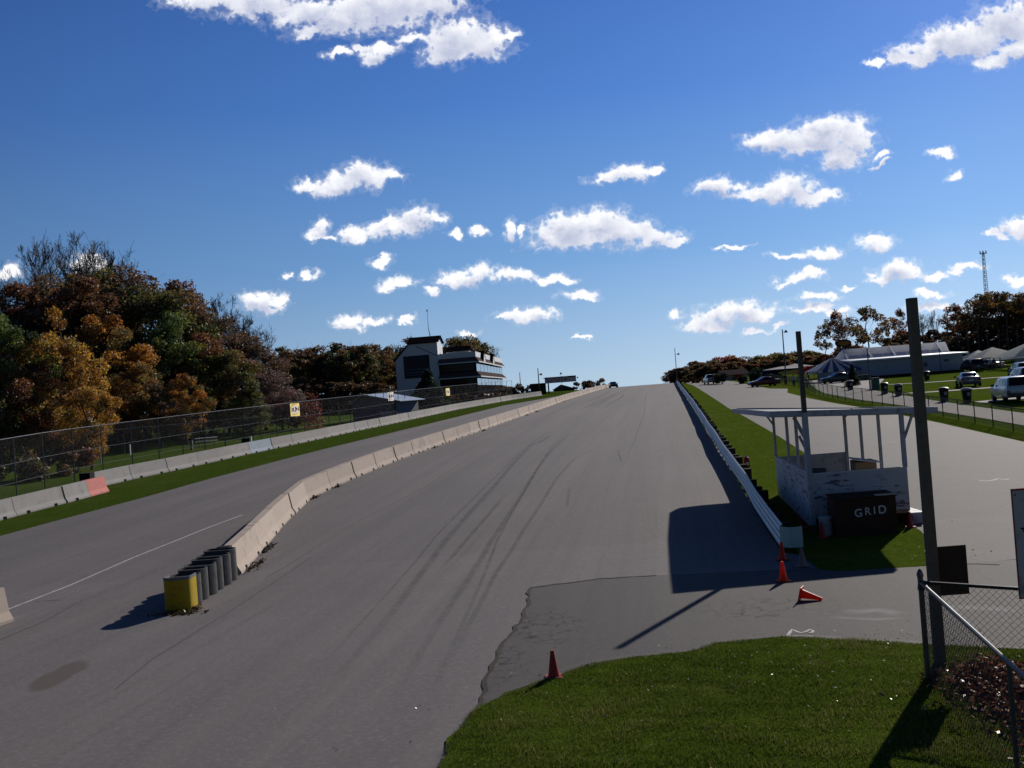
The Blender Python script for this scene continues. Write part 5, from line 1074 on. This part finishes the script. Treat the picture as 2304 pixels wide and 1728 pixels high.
WR = [(2200,655),(2215,650),(2232,649),(2248,652),(2262,650),(2278,655),(2292,652),(2308,656),(2325,655)]
for i, (px, py) in enumerate(WR): put_tree(['o2', 'o1', 'w1', 'o2'][i % 4], px, py, 178+random.uniform(-5, 8), f'tall reddish oak, {ORD[i]} along the skyline of the right wood' , 'tree', 'tall oaks of the right wood', .9)
for i in range(7): put_tree(['o2', 'w1', 'o1'][i % 3], 2345+i*26, 655+random.uniform(-6, 8), 180+random.uniform(-5, 8), 'tall reddish oak of the right wood beyond the right frame edge', 'tree', 'tall oaks of the right wood', 1.0)
for i in range(20):
    px = 2005+i*16; put_tree(['w4', 'f5'][i % 2] if px < 2100 else 'w4', px, (750 if px < 2100 else 722 if px < 2190 else 705)+random.uniform(-10, 22), 186+random.uniform(-6, 12), 'dark rusty tree filling the lower right wood', 'tree', 'dark trees of the lower right wood', 1.0)
for i in range(22):
    px = 1990+i*15; put_tree('w4', px, (778 if px < 2080 else 762)+random.uniform(-8, 14), 174+random.uniform(-3, 6), 'low rust leaved understorey tree in the right wood', 'tree', 'understorey trees of the right wood', 1.0)
rt_ = random.Random(9)
for i in range(9):
    px = 2110+i*22; p = at(px, 720, 171); g = gz(p.x, p.y); e = empty('tree_trunk', (p.x, p.y, g), 'pale slender leafless trunk at the front edge of the right wood', 'tree trunk', 'pale trunks at the front of the right wood'); h = rt_.uniform(6, 8.5)
    q = MB(); q.tube([(0, 0, -.2), (rt_.uniform(-.2, .2), 0, h*.5), (rt_.uniform(-.4, .4), 0, h)], [.15, .11, .05], 6); q.build('bark', M['bark'], e, True)
put_tree('f5', 1925, 772, 170, 'low russet tree directly behind the white frame tent', 'tree', None, .9); put_tree('f3', 2000, 768, 170, 'dark tree low behind the white frame tent', 'tree', None, 1.1); put_tree('f5', 1893, 764, 172, 'orange brown tree behind the left gable of the frame tent', 'tree', None, .7)
# radio tower
p = at(2212, 570, 420); g = gz(p.x, p.y); e = empty('radio_tower', (p.x, p.y, g-2), 'pale lattice radio tower above the right wood', 'tower'); H = p.z-g+2
q = MB(); tops_ = []
for k in range(3):
    a = k*2.094; q.tube([(math.cos(a)*1.5, math.sin(a)*1.5, 0), (math.cos(a)*.55, math.sin(a)*.55, H)], .09, 4)
n = 26
for i in range(n):
    r0, r1 = 1.5-.95*i/n, 1.5-.95*(i+1)/n
    for k in range(3):
        a, b_ = k*2.094, (k+1)*2.094; q.tube([(math.cos(a)*r0, math.sin(a)*r0, H*i/n), (math.cos(b_)*r1, math.sin(b_)*r1, H*(i+1)/n)], .05, 3); q.tube([(math.cos(b_)*r0, math.sin(b_)*r0, H*i/n), (math.cos(a)*r1, math.sin(a)*r1, H*(i+1)/n)], .05, 3)
q.build('lattice', M['galv'], e)
q = MB(); q.lathe([(1.3, 0), (1.3, .12)], 12, (0, 0, H)); 
for k in range(6): a = k*1.047; q.box((math.cos(a)*1.3-.12, math.sin(a)*1.3-.12, H-.3), (math.cos(a)*1.3+.12, math.sin(a)*1.3+.12, H+1.0))
q.build('antenna_platform', M['steel'], e); q = MB(); q.lathe([(.5, 0), (.6, .3), (.5, .6)], 10, (-1.2, -.5, H*.38)); q.build('dish', M['black'], e, True)

# ------------------------------------------------------------------ paddock building, tents
YB = 149.0
pl_, pr_ = at(1926, 853, YB), at(2169, 837, YB); g = min(gz(pl_.x, YB), gz(pr_.x, YB)); L = pr_.x-pl_.x
e = empty('paddock_building', (pl_.x, YB, g), 'long low white building with a flat metal roof in the paddock', 'building'); hh = at(1917, 815, YB).z-g
q = MB(); q.box((0, 0, .35), (L, 6, hh)); q.build('wall', M['trailerwall'], e); q = MB(); q.box((.2, .2, -.3), (L-.2, 5.8, .34)); q.build('plinth', M['black'], e)
q = MB(); q.prism([(-.5, -.5, hh+.02), (L+.0, -.5, hh+.02), (L+2.3, 3, hh+.05), (L+.4, 6.5, hh+.3), (-.5, 6.5, hh+.3)], (0, 0, .22)); q.build('roof', M['metalroof'], e)
def sx(cx): return at(1800+cx/4.365, 820, YB).x-pl_.x
def sz_(cx, cy): return at(1800+cx/4.365, 560+cy/4.365, YB).z-g
for (a, b_, nm) in (((1210, 1112), (1255, 1158), 'emblem'), ((1415, 1085), (1465, 1105), 'wall_sign'), ((835, 1212), (875, 1232), 'vent'), ((820, 1140), (875, 1175), 'vent')):
    q = MB(); x0, x1, z1, z0 = sx(a[0]), sx(b_[0]), sz_(*a), sz_(*b_)
    if nm == 'emblem': q.prism([((x0+x1)/2+math.cos(k*.6)*(x1-x0)/2*(1 if k % 2 else .8), -.03, (z0+z1)/2+math.sin(k*.6)*(z1-z0)/2) for k in range(10)], (0, .028, 0))
    else: q.box((x0, -.03, z0), (x1, -.002, z1))
    q.build(nm, M['steel'] if nm != 'vent' else M['lav'], e)
# frame tent behind the building
a, b_ = at(1901, 786, 158), at(2110, 774, 158); g = gz(a.x, 158); e = empty('frame_tent', (a.x, 158, g), 'long white frame tent with clear window panels behind the paddock building', 'tent'); L2 = b_.x-a.x; zr = a.z-g; zr2 = b_.z-g; ev = zr-2.0
q = MB(); q.prism([(-1.5, -4.5, ev-.3), (-1.5, 4.5, ev-.3), (-.3, 0, zr)], (L2+1.5, 0, 0)); q.build('tent_roof', M['vinyl'], e)
q = MB(); q.box((-1.4, -4.4, 0), (L2, 4.4, ev-.31)); q.build('tent_wall', M['vinyl'], e)
for k in range(5):
    x = -.4+k*(L2)/4; q = MB(); q.tube([(x-.6, -4.6, ev-.28), (x, 0, zr+.06)], .10, 5); q.build('rib', M['white'], e)
for k in range(4):
    for j in range(2):
        x = -.3+k*L2/4+j*L2/8.3+.25; q = MB(); zA, zB = .18, .48
        f = lambda t, xx: (xx-.6*(1-t), -4.62*(1-t), ev-.22+(zr-ev+.28)*t)
        q.prism([f(zA, x), f(zA, x+L2/9), f(zB, x+L2/9), f(zB, x)], (0, -.01, .03)); q.build('window_panel', M['vinyl_clear'], e)
def canopy(px, pya, y, wd, dp, hh, rise, lab, m1='vinyl', m2=None, valance='white', walls=None, pole='galv', group=None):
    p = at(px, pya, y); g = gz(p.x, p.y); H = p.z-g; e = empty('canopy_tent', (p.x, p.y, g), lab, 'tent', group); ez = H-rise
    n = 8; q = MB(); q2 = MB(); c = [(-wd/2, -dp/2), (wd/2, -dp/2), (wd/2, dp/2), (-wd/2, dp/2)]
    for i in range(4):
        (xa, ya), (xb, yb) = c[i], c[(i+1) % 4]
        for k in range(n):
            A = (xa+(xb-xa)*k/n, ya+(yb-ya)*k/n, ez); B = (xa+(xb-xa)*(k+1)/n, ya+(yb-ya)*(k+1)/n, ez)
            (q2 if m2 and k % 2 else q).add([A, B, (0, 0, H), A, B, (A[0], A[1], ez-.28), (B[0], B[1], ez-.28)], [(0, 1, 2), (3, 4, 6, 5)])
    q.build('canopy_top', M[m1], e)
    if m2: q2.build('stripe', M[m2], e)
    for (x, y_) in c: q = MB(); q.tube([(x*.97, y_*.97, 0), (x*.97, y_*.97, ez)], .035, 5); q.build('pole', M[pole], e)
    if walls: q = MB(); q.box((-wd/2*.96, -dp/2*.96, .1), (wd/2*.96, -dp/2*.96+.03, ez-.2)); q.build('side_wall', M[walls], e)
    return e
canopy(1871, 805, 150, 6.6, 6, 3, 1.85, 'blue and white striped pyramid canopy left of the white building', 'vinyl', 'blue', walls='lav')
canopy(2232, 781, 152, 6.4, 6, 3, 1.5, 'white peaked canopy right of the white building', 'vinyl'); canopy(2200, 788, 156, 5, 5, 3, 1.2, 'small white canopy behind the peaked one', 'vinyl')
canopy(2318, 768, 140, 8.4, 7, 3, 2.0, 'large white canopy with a grey wall cut by the right frame edge', 'vinyl', walls='lav', group=None)
canopy(1760, 824, 178, 7, 5, 3, .5, 'flat dark canopy left of the tall hut post', 'navy'); canopy(1788, 818, 190, 6, 5, 3, .7, 'dark blue canopy behind the hut post', 'navy'); canopy(1817, 823, 165, 2.8, 2.8, 2, .8, 'bright red umbrella canopy right of the tall hut post', 'redcloth')
p = at(1845, 852, 148); 
e = empty('oval_sign', (at(1898, 776, 160).x, 160, gz(at(1898, 776, 160).x, 160)), 'brown and orange oval sign on a pole before the frame tent gable', 'sign'); zz = at(1898, 772, 160).z-e.location.z
q = MB(); q.prism([(1.35*math.cos(k*.524), 0, zz+.62*math.sin(k*.524)) for k in range(12)], (0, .15, 0)); q.build('sign_panel', M['black'], e); q = MB(); q.prism([(1.0*math.cos(k*.524), -.02, zz+.40*math.sin(k*.524)) for k in range(12)], (0, .018, 0)); q.build('sign_face', mat('sign_ochre', (.16, .08, .02), .7), e); q = MB(); q.tube([(0, .1, 0), (0, .1, zz-.5)], .08, 6); q.build('sign_post', M['steel'], e)
# ------------------------------------------------------------------ bins
def bin_(px, pyb, y, lab, m='bin', lid='lav', h=1.12, lidw=True):
    p = at(px, pyb, y); z = gz(p.x, p.y); e = empty('litter_bin', (p.x, p.y, z+.02), lab, 'bin', 'dark litter bins along the paddock road')
    q = MB(); q.lathe([(.27, 0), (.29, .05), (.36, h*.82), (.37, h*.84)], 14); q.build('bin_body', M[m], e, True)
    q = MB(); q.lathe([(.41, h*.84), (.42, h*.90), (.30, h*.98), (.1, h)], 14); q.build('lid', M[lid], e, True)
    q = MB(); q.box((-.13, -.375, h*.45), (.10, -.335, h*.68)); q.build('label', M['lav'], e); return e
bin_(2177, 910, 76, 'dark litter bin with a pale lid nearest the white suv'); bin_(2125, 903, 79, 'plain dark litter bin left of the pale lidded one', lid='bin'); bin_(2022, 888, 92, 'dark litter bin with a pale lid left of the tall foreground post'); bin_(1990.5, 884, 97, 'dark litter bin, right next to the green utility box', lid='bin')
bin_(2086, 855, 125, 'dark litter bin against the white paddock building', lid='bin'); bin_(1913, 871, 112, 'dark litter bin with a bright lid before the small evergreen')
p = at(1946, 857, 143); e = empty('dark_cabinet', (p.x, p.y, gz(p.x, p.y)), 'black cabinet at the wall of the white paddock building', 'cabinet'); q = MB(); q.box((-.9, -.4, 0), (.9, .4, .8), bev=.04); q.build('cabinet_body', M['black'], e); q = MB(); q.box((-.8, -.42, .1), (-.05, -.403, .7)); q.box((.05, -.42, .1), (.8, -.403, .7)); q.build('door', M['steel'], e)

# ------------------------------------------------------------------ cars
def car(px, pyb, y, rz, lab, paint, kind='suv', group=None, cat='car', name='parked_car', zoff=0, world=None):
    p = at(px, pyb, y) if world is None else Vector(world); e = empty(name, (p.x, p.y, gz(p.x, p.y)+.03+zoff), lab, cat, group, rz=rz)
    # stations along the length: x, floor, bonnet/belt height, roof height, half width, roof half width
    if kind == 'suv': S = [(-2.45,.50,.78,.80,.80,.80),(-2.38,.38,.98,1.0,.90,.88),(-1.5,.32,1.08,1.10,.97,.92),(-1.15,.32,1.10,1.14,.97,.90),(-.45,.32,1.12,1.74,.98,.76),(0,.32,1.12,1.80,.98,.76),(1.2,.32,1.13,1.82,.98,.76),(2.15,.32,1.13,1.78,.97,.76),(2.42,.38,1.10,1.12,.94,.90),(2.46,.45,.85,.87,.92,.90),(2.47,.52,.75,.77,.88,.86)]; gw = (-1.15, -.45, 2.15, 2.42)
    elif kind == 'van': S = [(-2.4,.45,.70,.72,.78,.78),(-2.3,.34,.85,.88,.90,.86),(-1.6,.28,1.0,1.04,.96,.90),(-1.4,.28,1.04,1.1,.97,.88),(-.5,.28,1.08,1.70,.98,.76),(.3,.28,1.08,1.78,.98,.76),(1.6,.28,1.08,1.78,.98,.76),(2.12,.30,1.08,1.72,.96,.75),(2.38,.34,1.05,1.07,.93,.86),(2.42,.45,.8,.82,.88,.86)]; gw = (-1.4, -.5, 2.12, 2.38)
    elif kind == 'truck': S = [(-2.7,.55,.85,.87,.85,.85),(-2.6,.42,1.05,1.08,.95,.9),(-1.5,.40,1.15,1.18,1.0,.93),(-1.2,.40,1.16,1.22,1.0,.9),(-.6,.40,1.16,1.80,1.0,.78),(.0,.40,1.16,1.85,1.0,.78),(.6,.40,1.16,1.82,1.0,.78),(.85,.40,1.16,1.2,1.0,.92),(2.6,.42,1.15,1.16,1.0,.95),(2.7,.5,1.0,1.02,.96,.94)]; gw = (-1.2, -.6, .6, .85)
    else: S = [(-2.3,.40,.60,.62,.72,.72),(-2.2,.30,.72,.74,.84,.8),(-1.3,.22,.88,.90,.88,.84),(-.95,.22,.92,.94,.89,.82),(-.2,.22,.94,1.38,.89,.64),(.3,.22,.94,1.43,.89,.64),(1.0,.22,.95,1.36,.89,.66),(1.65,.24,.97,1.0,.88,.76),(2.15,.28,.94,.96,.85,.78),(2.28,.40,.80,.82,.80,.78)]; gw = (-.95, -.2, 1.0, 1.65)
    q = MB(); ring = []; n = 12
    for (x, z0, zb_, zr_, w_, wr) in S: ring += [(x, -w_*.93, z0), (x, -w_, z0+.15), (x, -w_*1.01, (z0+zb_)/2), (x, -w_*.985, zb_), (x, -wr*1.02, zr_-.06), (x, -wr*.85, zr_), (x, wr*.85, zr_), (x, wr*1.02, zr_-.06), (x, w_*.985, zb_), (x, w_*1.01, (z0+zb_)/2), (x, w_, z0+.15), (x, w_*.93, z0)]
    fs = [(i*n+k, i*n+(k+1) % n, (i+1)*n+(k+1) % n, (i+1)*n+k) for i in range(len(S)-1) for k in range(n)]; fs += [tuple(range(n-1, -1, -1)), tuple((len(S)-1)*n+k for k in range(n))]
    q.add(ring, fs); body = q.build('body', paint, e, True)
    def st(x):
        for a, b_ in zip(S, S[1:]):
            if x <= b_[0]: t = (x-a[0])/(b_[0]-a[0]); return [u+(v-u)*t for u, v in zip(a, b_)]
        return list(S[-1])
    def side(xa, xb, sg):                   # side glass between two stations, lying just outside the cabin side
        A, B = st(xa), st(xb); o = .012*sg
        def pt(s_, t): zb_, zr_, w_, wr = s_[2]+.03, s_[3]-.10, s_[4]*.985, s_[5]*1.02; return (s_[0], sg*(w_+(wr-w_)*t)+o, zb_+(zr_-zb_)*t)
        return [pt(A, 0), pt(B, 0), pt(B, .93), pt(A, .93)]
    ws0, ws1, rw0, rw1 = gw
    nwin = 3 if kind in ('suv', 'van') else (1 if kind == 'truck' else 2); xs = [ws1+(rw0-ws1)*k/nwin for k in range(nwin+1)]
    for sg in (-1, 1):
        for a, b_ in zip(xs, xs[1:]): q = MB(); q.prism(side(a+.03, b_-.05, sg), (0, .01*sg, 0)); q.build('side_window', M['glass'], e)
        q = MB(); q.box((ws1-.42, sg*.99 if sg > 0 else -1.19, S[4][2]+.0), (ws1-.30, 1.19 if sg > 0 else -.99, S[4][2]+.17), bev=.02); q.build('mirror', M['black'], e)
    def cross(x0, x1, f0=.08, f1=.95):
        A, B = st(x0), st(x1); z = lambda s_: s_[3]
        a = (A[0], A[2]+.02 if A[3]-A[2] < .1 else A[3]); b_ = (B[0], B[3]-.02 if B[3]-B[2] > .1 else B[2]+.03); wA, wB = A[5]*.88, B[5]*.88
        d = Vector((b_[0]-a[0], 0, b_[1]-a[1])).normalized(); nn = Vector((-d.z, 0, d.x)); nn = nn if nn.z > 0 else -nn
        p0 = Vector((a[0], 0, a[1]))+nn*.02; p1 = Vector((b_[0], 0, b_[1]))+nn*.02; P0_, P1_ = p0.lerp(p1, f0), p0.lerp(p1, f1)
        q = MB(); q.prism([(P0_.x, -wA, P0_.z), (P0_.x, wA, P0_.z), (P1_.x, wB, P1_.z), (P1_.x, -wB, P1_.z)], nn*.012); return q
    cross(ws0, ws1).build('windscreen', M['glass'], e); cross(rw0, rw1).build('rear_window', M['glass'], e)
    xr = S[-1][0]; wt = S[-2][4]
    for sg in (-1, 1):
        q = MB(); q.box((xr-.16, min(sg*wt*.74, sg*(wt+.02)), S[-2][2]-.34), (xr+.0, max(sg*wt*.74, sg*(wt+.02)), S[-2][2]-.03), bev=.02); q.build('tail_light', M['red'], e)
        q = MB(); q.box((S[0][0]-.0, min(sg*.5, sg*.78), S[0][2]-.16), (S[0][0]+.12, max(sg*.5, sg*.78), S[0][2]+.02), bev=.02); q.build('headlight', M['vinyl'], e)
    q = MB(); q.box((xr-.08, -wt*.98, S[-1][1]-.12), (xr+.08, wt*.98, S[-1][1]+.12), bev=.03); q.build('bumper', M['steel'], e); q = MB(); q.box((xr+.001, -.22, S[-1][1]+.17), (xr+.02, .22, S[-1][1]+.31)); q.build('number_plate', M['white'], e)
    rw_ = .36 if kind in ('suv', 'van', 'truck') else .31; Rm = Matrix.Rotation(R(90), 4, 'X')
    for xx in (-S[-1][0]*.62, S[-1][0]*.60):
        for sg in (-1, 1):
            q = MB(); MM = Matrix.Translation((xx, sg*.84, rw_)) @ Rm; q.lathe([(rw_*.62, -.13), (rw_, -.11), (rw_, .11), (rw_*.62, .13)], 18, M=MM); wh = q.build('tyre', M['rubber'], e, True)
            q = MB(); q.lathe([(rw_*.6, -.14), (rw_*.2, -.12), (rw_*.2, .12), (rw_*.6, .14)], 12, M=MM); r2 = q.build('rim', M['galv'], wh, True)
    return e
def paint(name, c, rough=.25): return mat(name, c, rough, .25, var=.03, coat=.6)
PW_, PS, PG, PR, PD = paint('car_white', (.50, .54, .60)), paint('car_silver', (.16, .18, .22)), paint('car_olive', (.06, .065, .05)), paint('car_red', (.16, .03, .02)), paint('car_grey', (.10, .12, .15))
def hd(px, y, a): return R(-90+a)
PG2 = 'cars parked in the paddock'
s = car(2278, 905, 74, R(-90-12), 'white suv with a dark rear window at the right frame edge', PW_, 'suv', PG2, 'suv'); 
s2 = car(2179, 871, 99, R(-90-17), 'silver grey saloon car parked on the grass before the white building', PS, 'sedan', PG2)
car(2300, 849, 108, R(-90-13), 'pale blue grey minivan behind the others at the right frame edge', PD, 'van', PG2, 'van'); car(2306, 858, 92, R(-90-12), 'silver van between the white suv and the rear minivan', PS, 'van', PG2, 'van')
car(1883, 856, 141, R(12), 'olive saloon car parked broadside by the grey canvas wall', PG, 'sedan', PG2)
car(1718, 857, 150, R(8), 'dark red saloon car behind the far end of the low fence', PR, 'sedan', PG2); car(1599, 856, 190, R(-90), 'white pickup truck facing the camera beyond the pit lane', PW_, 'truck', PG2, 'truck')
car(1722, 846, 190, R(10), 'dark blue van behind the dark red saloon', paint('car_navy', (.04, .05, .12)), 'van', PG2, 'van'); car(2222, 833, 146, R(-60), 'pale car under the white peaked canopy', PS, 'sedan', PG2); car(2188, 834, 144, R(-95), 'black van before the small white canopy', paint('car_black', (.012, .015, .014)), 'van', PG2, 'van')
car(1379, 0, 240, R(90), 'dark vehicle stopped at the far end of the median barriers on the crest', paint('car_black2', (.012, .012, .014)), 'sedan', PG2, world=(at(1380, 868, 238).x, 238, 0))
# house and low clutter at the far right of the pit lane
p = at(1655, 848, 215); g = gz(p.x, p.y); e = empty('house', (p.x, p.y, g-.3), 'low grey roofed house beyond the pit lane', 'house'); zt = at(1655, 831, 215).z-g+.3
q = MB(); q.box((-2.6, 0, 0), (2.6, 6, zt-1.0)); q.build('wall', M['lav'], e); q = MB(); q.prism([(-3.0, -.6, zt-1.1), (-3.0, 6.6, zt-1.1), (-3.0, 3, zt)], (6.0, 0, 0)); q.build('roof', M['shingle'], e); q = MB(); q.box((-.6, -.05, .2), (1.6, -.003, zt-1.2)); q.build('garage_door', M['red'], e)
for px, pt, y, wd, pal, lab in ((1623, 836, 185, 3.4, 'conifer', 'round dark green bush beside the low house'), (1694, 829, 180, 3.6, 'conifer', 'dark bush right of the low house'), (1664, 846, 175, 2.6, 'conifer', 'small dark bush before the red garage door'), (1570, 852, 215, 6, 'darkred', 'low dark hedge along the far side of the pit lane'), (1545, 855, 225, 6, 'darkred', 'low hedge near the far end of the guard rail'), (2196, 816, 150, 3.2, 'conifer', 'dark rounded bush at the right end of the white building'), (1745, 838, 170, 4, 'conifer', 'dark bush under the flat dark canopy')):
    p = at(px, pt, y); g = gz(p.x, p.y); shrub(px, 0, y, wd, max(1.2, p.z-g), pal, lab, 170, leaf=.14, world=p, cat='bush')
# ------------------------------------------------------------------ people
def person(px, pyb, y, rz, lab, top, legs, h=1.74, arms=.25):
    p = at(px, pyb, y); e = empty('person', (p.x, p.y, gz(p.x, p.y)+.03), lab, 'person', 'people in the paddock', rz=rz); k = h/1.75
    J = dict(pel=(0, 0, .95), ch=(0, .01, 1.22), sh=(0, 0, 1.42), nk=(0, -.01, 1.50), hd=(0, -.02, 1.62), tp=(0, -.01, 1.70))
    def skin(name, vs, es, rad, m, sub=1):
        me = bpy.data.meshes.new(name); me.from_pydata([tuple(c*k for c in v) for v in vs], es, []); me.materials.append(m)
        o = bpy.data.objects.new(name, me); col.objects.link(o); md = o.modifiers.new('skin', 'SKIN'); me.skin_vertices or None
        if not me.skin_vertices:
            bm = bmesh.new(); bm.from_mesh(me); bm.verts.layers.skin.verify(); bm.to_mesh(me); bm.free()
        for i, r in enumerate(rad): me.skin_vertices[0].data[i].radius = (r*k, r*k) if not hasattr(r, '__len__') else (r[0]*k, r[1]*k); 
        me.skin_vertices[0].data[0].use_root = True
        o.modifiers.new('sub', 'SUBSURF').levels = sub; o.modifiers['sub'].render_levels = sub
        dg = bpy.context.evaluated_depsgraph_get(); nm_ = bpy.data.meshes.new_from_object(o.evaluated_get(dg)); o.modifiers.clear(); o.data = nm_; nm_.materials.clear(); nm_.materials.append(m)
        nm_.polygons.foreach_set('use_smooth', [True]*len(nm_.polygons)); o.parent = e; return o
    vs = [J['pel'], J['ch'], J['sh'], J['nk'], J['hd'], J['tp']]; es = [(0, 1), (1, 2), (2, 3), (3, 4), (4, 5)]; rad = [(.15, .11), (.15, .11), (.10, .08), .055, (.085, .10), (.07, .08)]
    for sg in (-1, 1):
        b_ = len(vs); vs += [(sg*.18, 0, 1.40), (sg*.25, .0, 1.12), (sg*(.24+arms*.2), -.10, .90), (sg*(.24+arms*.2), -.13, .80)]; es += [(2, b_), (b_, b_+1), (b_+1, b_+2), (b_+2, b_+3)]; rad += [.06, .045, .03, (.04, .02)]
        b_ = len(vs); vs += [(sg*.10, 0, .86), (sg*.11, -.02*sg, .50), (sg*.12, .05*sg, .09), (sg*.13, -.12+.05*sg, .04)]; es += [(0, b_), (b_, b_+1), (b_+1, b_+2), (b_+2, b_+3)]; rad += [.085, .06, .042, .035]
    skin('body', vs, es, rad, M['skin'])
    vs2 = [(0, 0, .93), J['ch'], (0, 0, 1.43)]; es2 = [(0, 1), (1, 2)]; r2 = [(.17, .125), (.175, .13), (.12, .09)]
    for sg in (-1, 1): b_ = len(vs2); vs2 += [(sg*.18, 0, 1.41), (sg*.25, 0, 1.13), (sg*(.24+arms*.17), -.08, .95)]; es2 += [(2, b_), (b_, b_+1), (b_+1, b_+2)]; r2 += [.075, .06, .045]
    skin('shirt', vs2, es2, r2, M[top])
    vs3 = [(0, 0, .98), (0, 0, .90)]; es3 = [(0, 1)]; r3 = [(.165, .12), (.16, .12)]
    for sg in (-1, 1): b_ = len(vs3); vs3 += [(sg*.10, 0, .84), (sg*.11, -.02*sg, .50), (sg*.12, .05*sg, .12)]; es3 += [(1, b_), (b_, b_+1), (b_+1, b_+2)]; r3 += [.10, .075, .06]
    skin('trousers', vs3, es3, r3, M[legs])
    q = MB(); q.lathe([(.06, 1.60*k), (.098, 1.63*k), (.10, 1.70*k), (.07, 1.77*k), (.02, 1.79*k)], 12, (0, .02, 0)); q.build('hair', M['hair'], e, True)
    q = MB(); q.prism([(-.015, -.115, 1.62*k), (.015, -.115, 1.62*k), (0, -.14, 1.61*k), ], (0, 0, .03)); q.build('nose', M['skin'], e)
    return e
person(1787, 864, 137, R(20), 'person in a pale top and dark trousers standing behind the low fence', 'shirt', 'denim')
person(1768, 861, 146, R(-60), 'person in dark clothes standing left of the pale topped one', 'shirt_dark', 'shirt_dark')
person(1820, 861, 140, R(90), 'person in dark clothes beneath the red umbrella canopy', 'navy', 'shirt_dark', arms=.6)
person(2229, 834, 141, R(0), 'person in a pale shirt beneath the white peaked canopy', 'shirt', 'shirt_dark'); person(2238, 834, 142, R(150), 'person in dark clothes beside the pale shirted one under the canopy', 'shirt_dark', 'denim', arms=.5); person(2252, 833, 140, R(40), 'person in a tan shirt by the large canopy wall', 'wood_pale', 'wood')

for k_, (r_, h_) in protos.items():
    if r_.get('used', 1) == 0:
        for c_ in list(r_.children): bpy.data.objects.remove(c_)
        bpy.data.objects.remove(r_)
for o in sc.objects:
    if 'used' in o: del o['used']
bpy.data.objects.remove(bb)
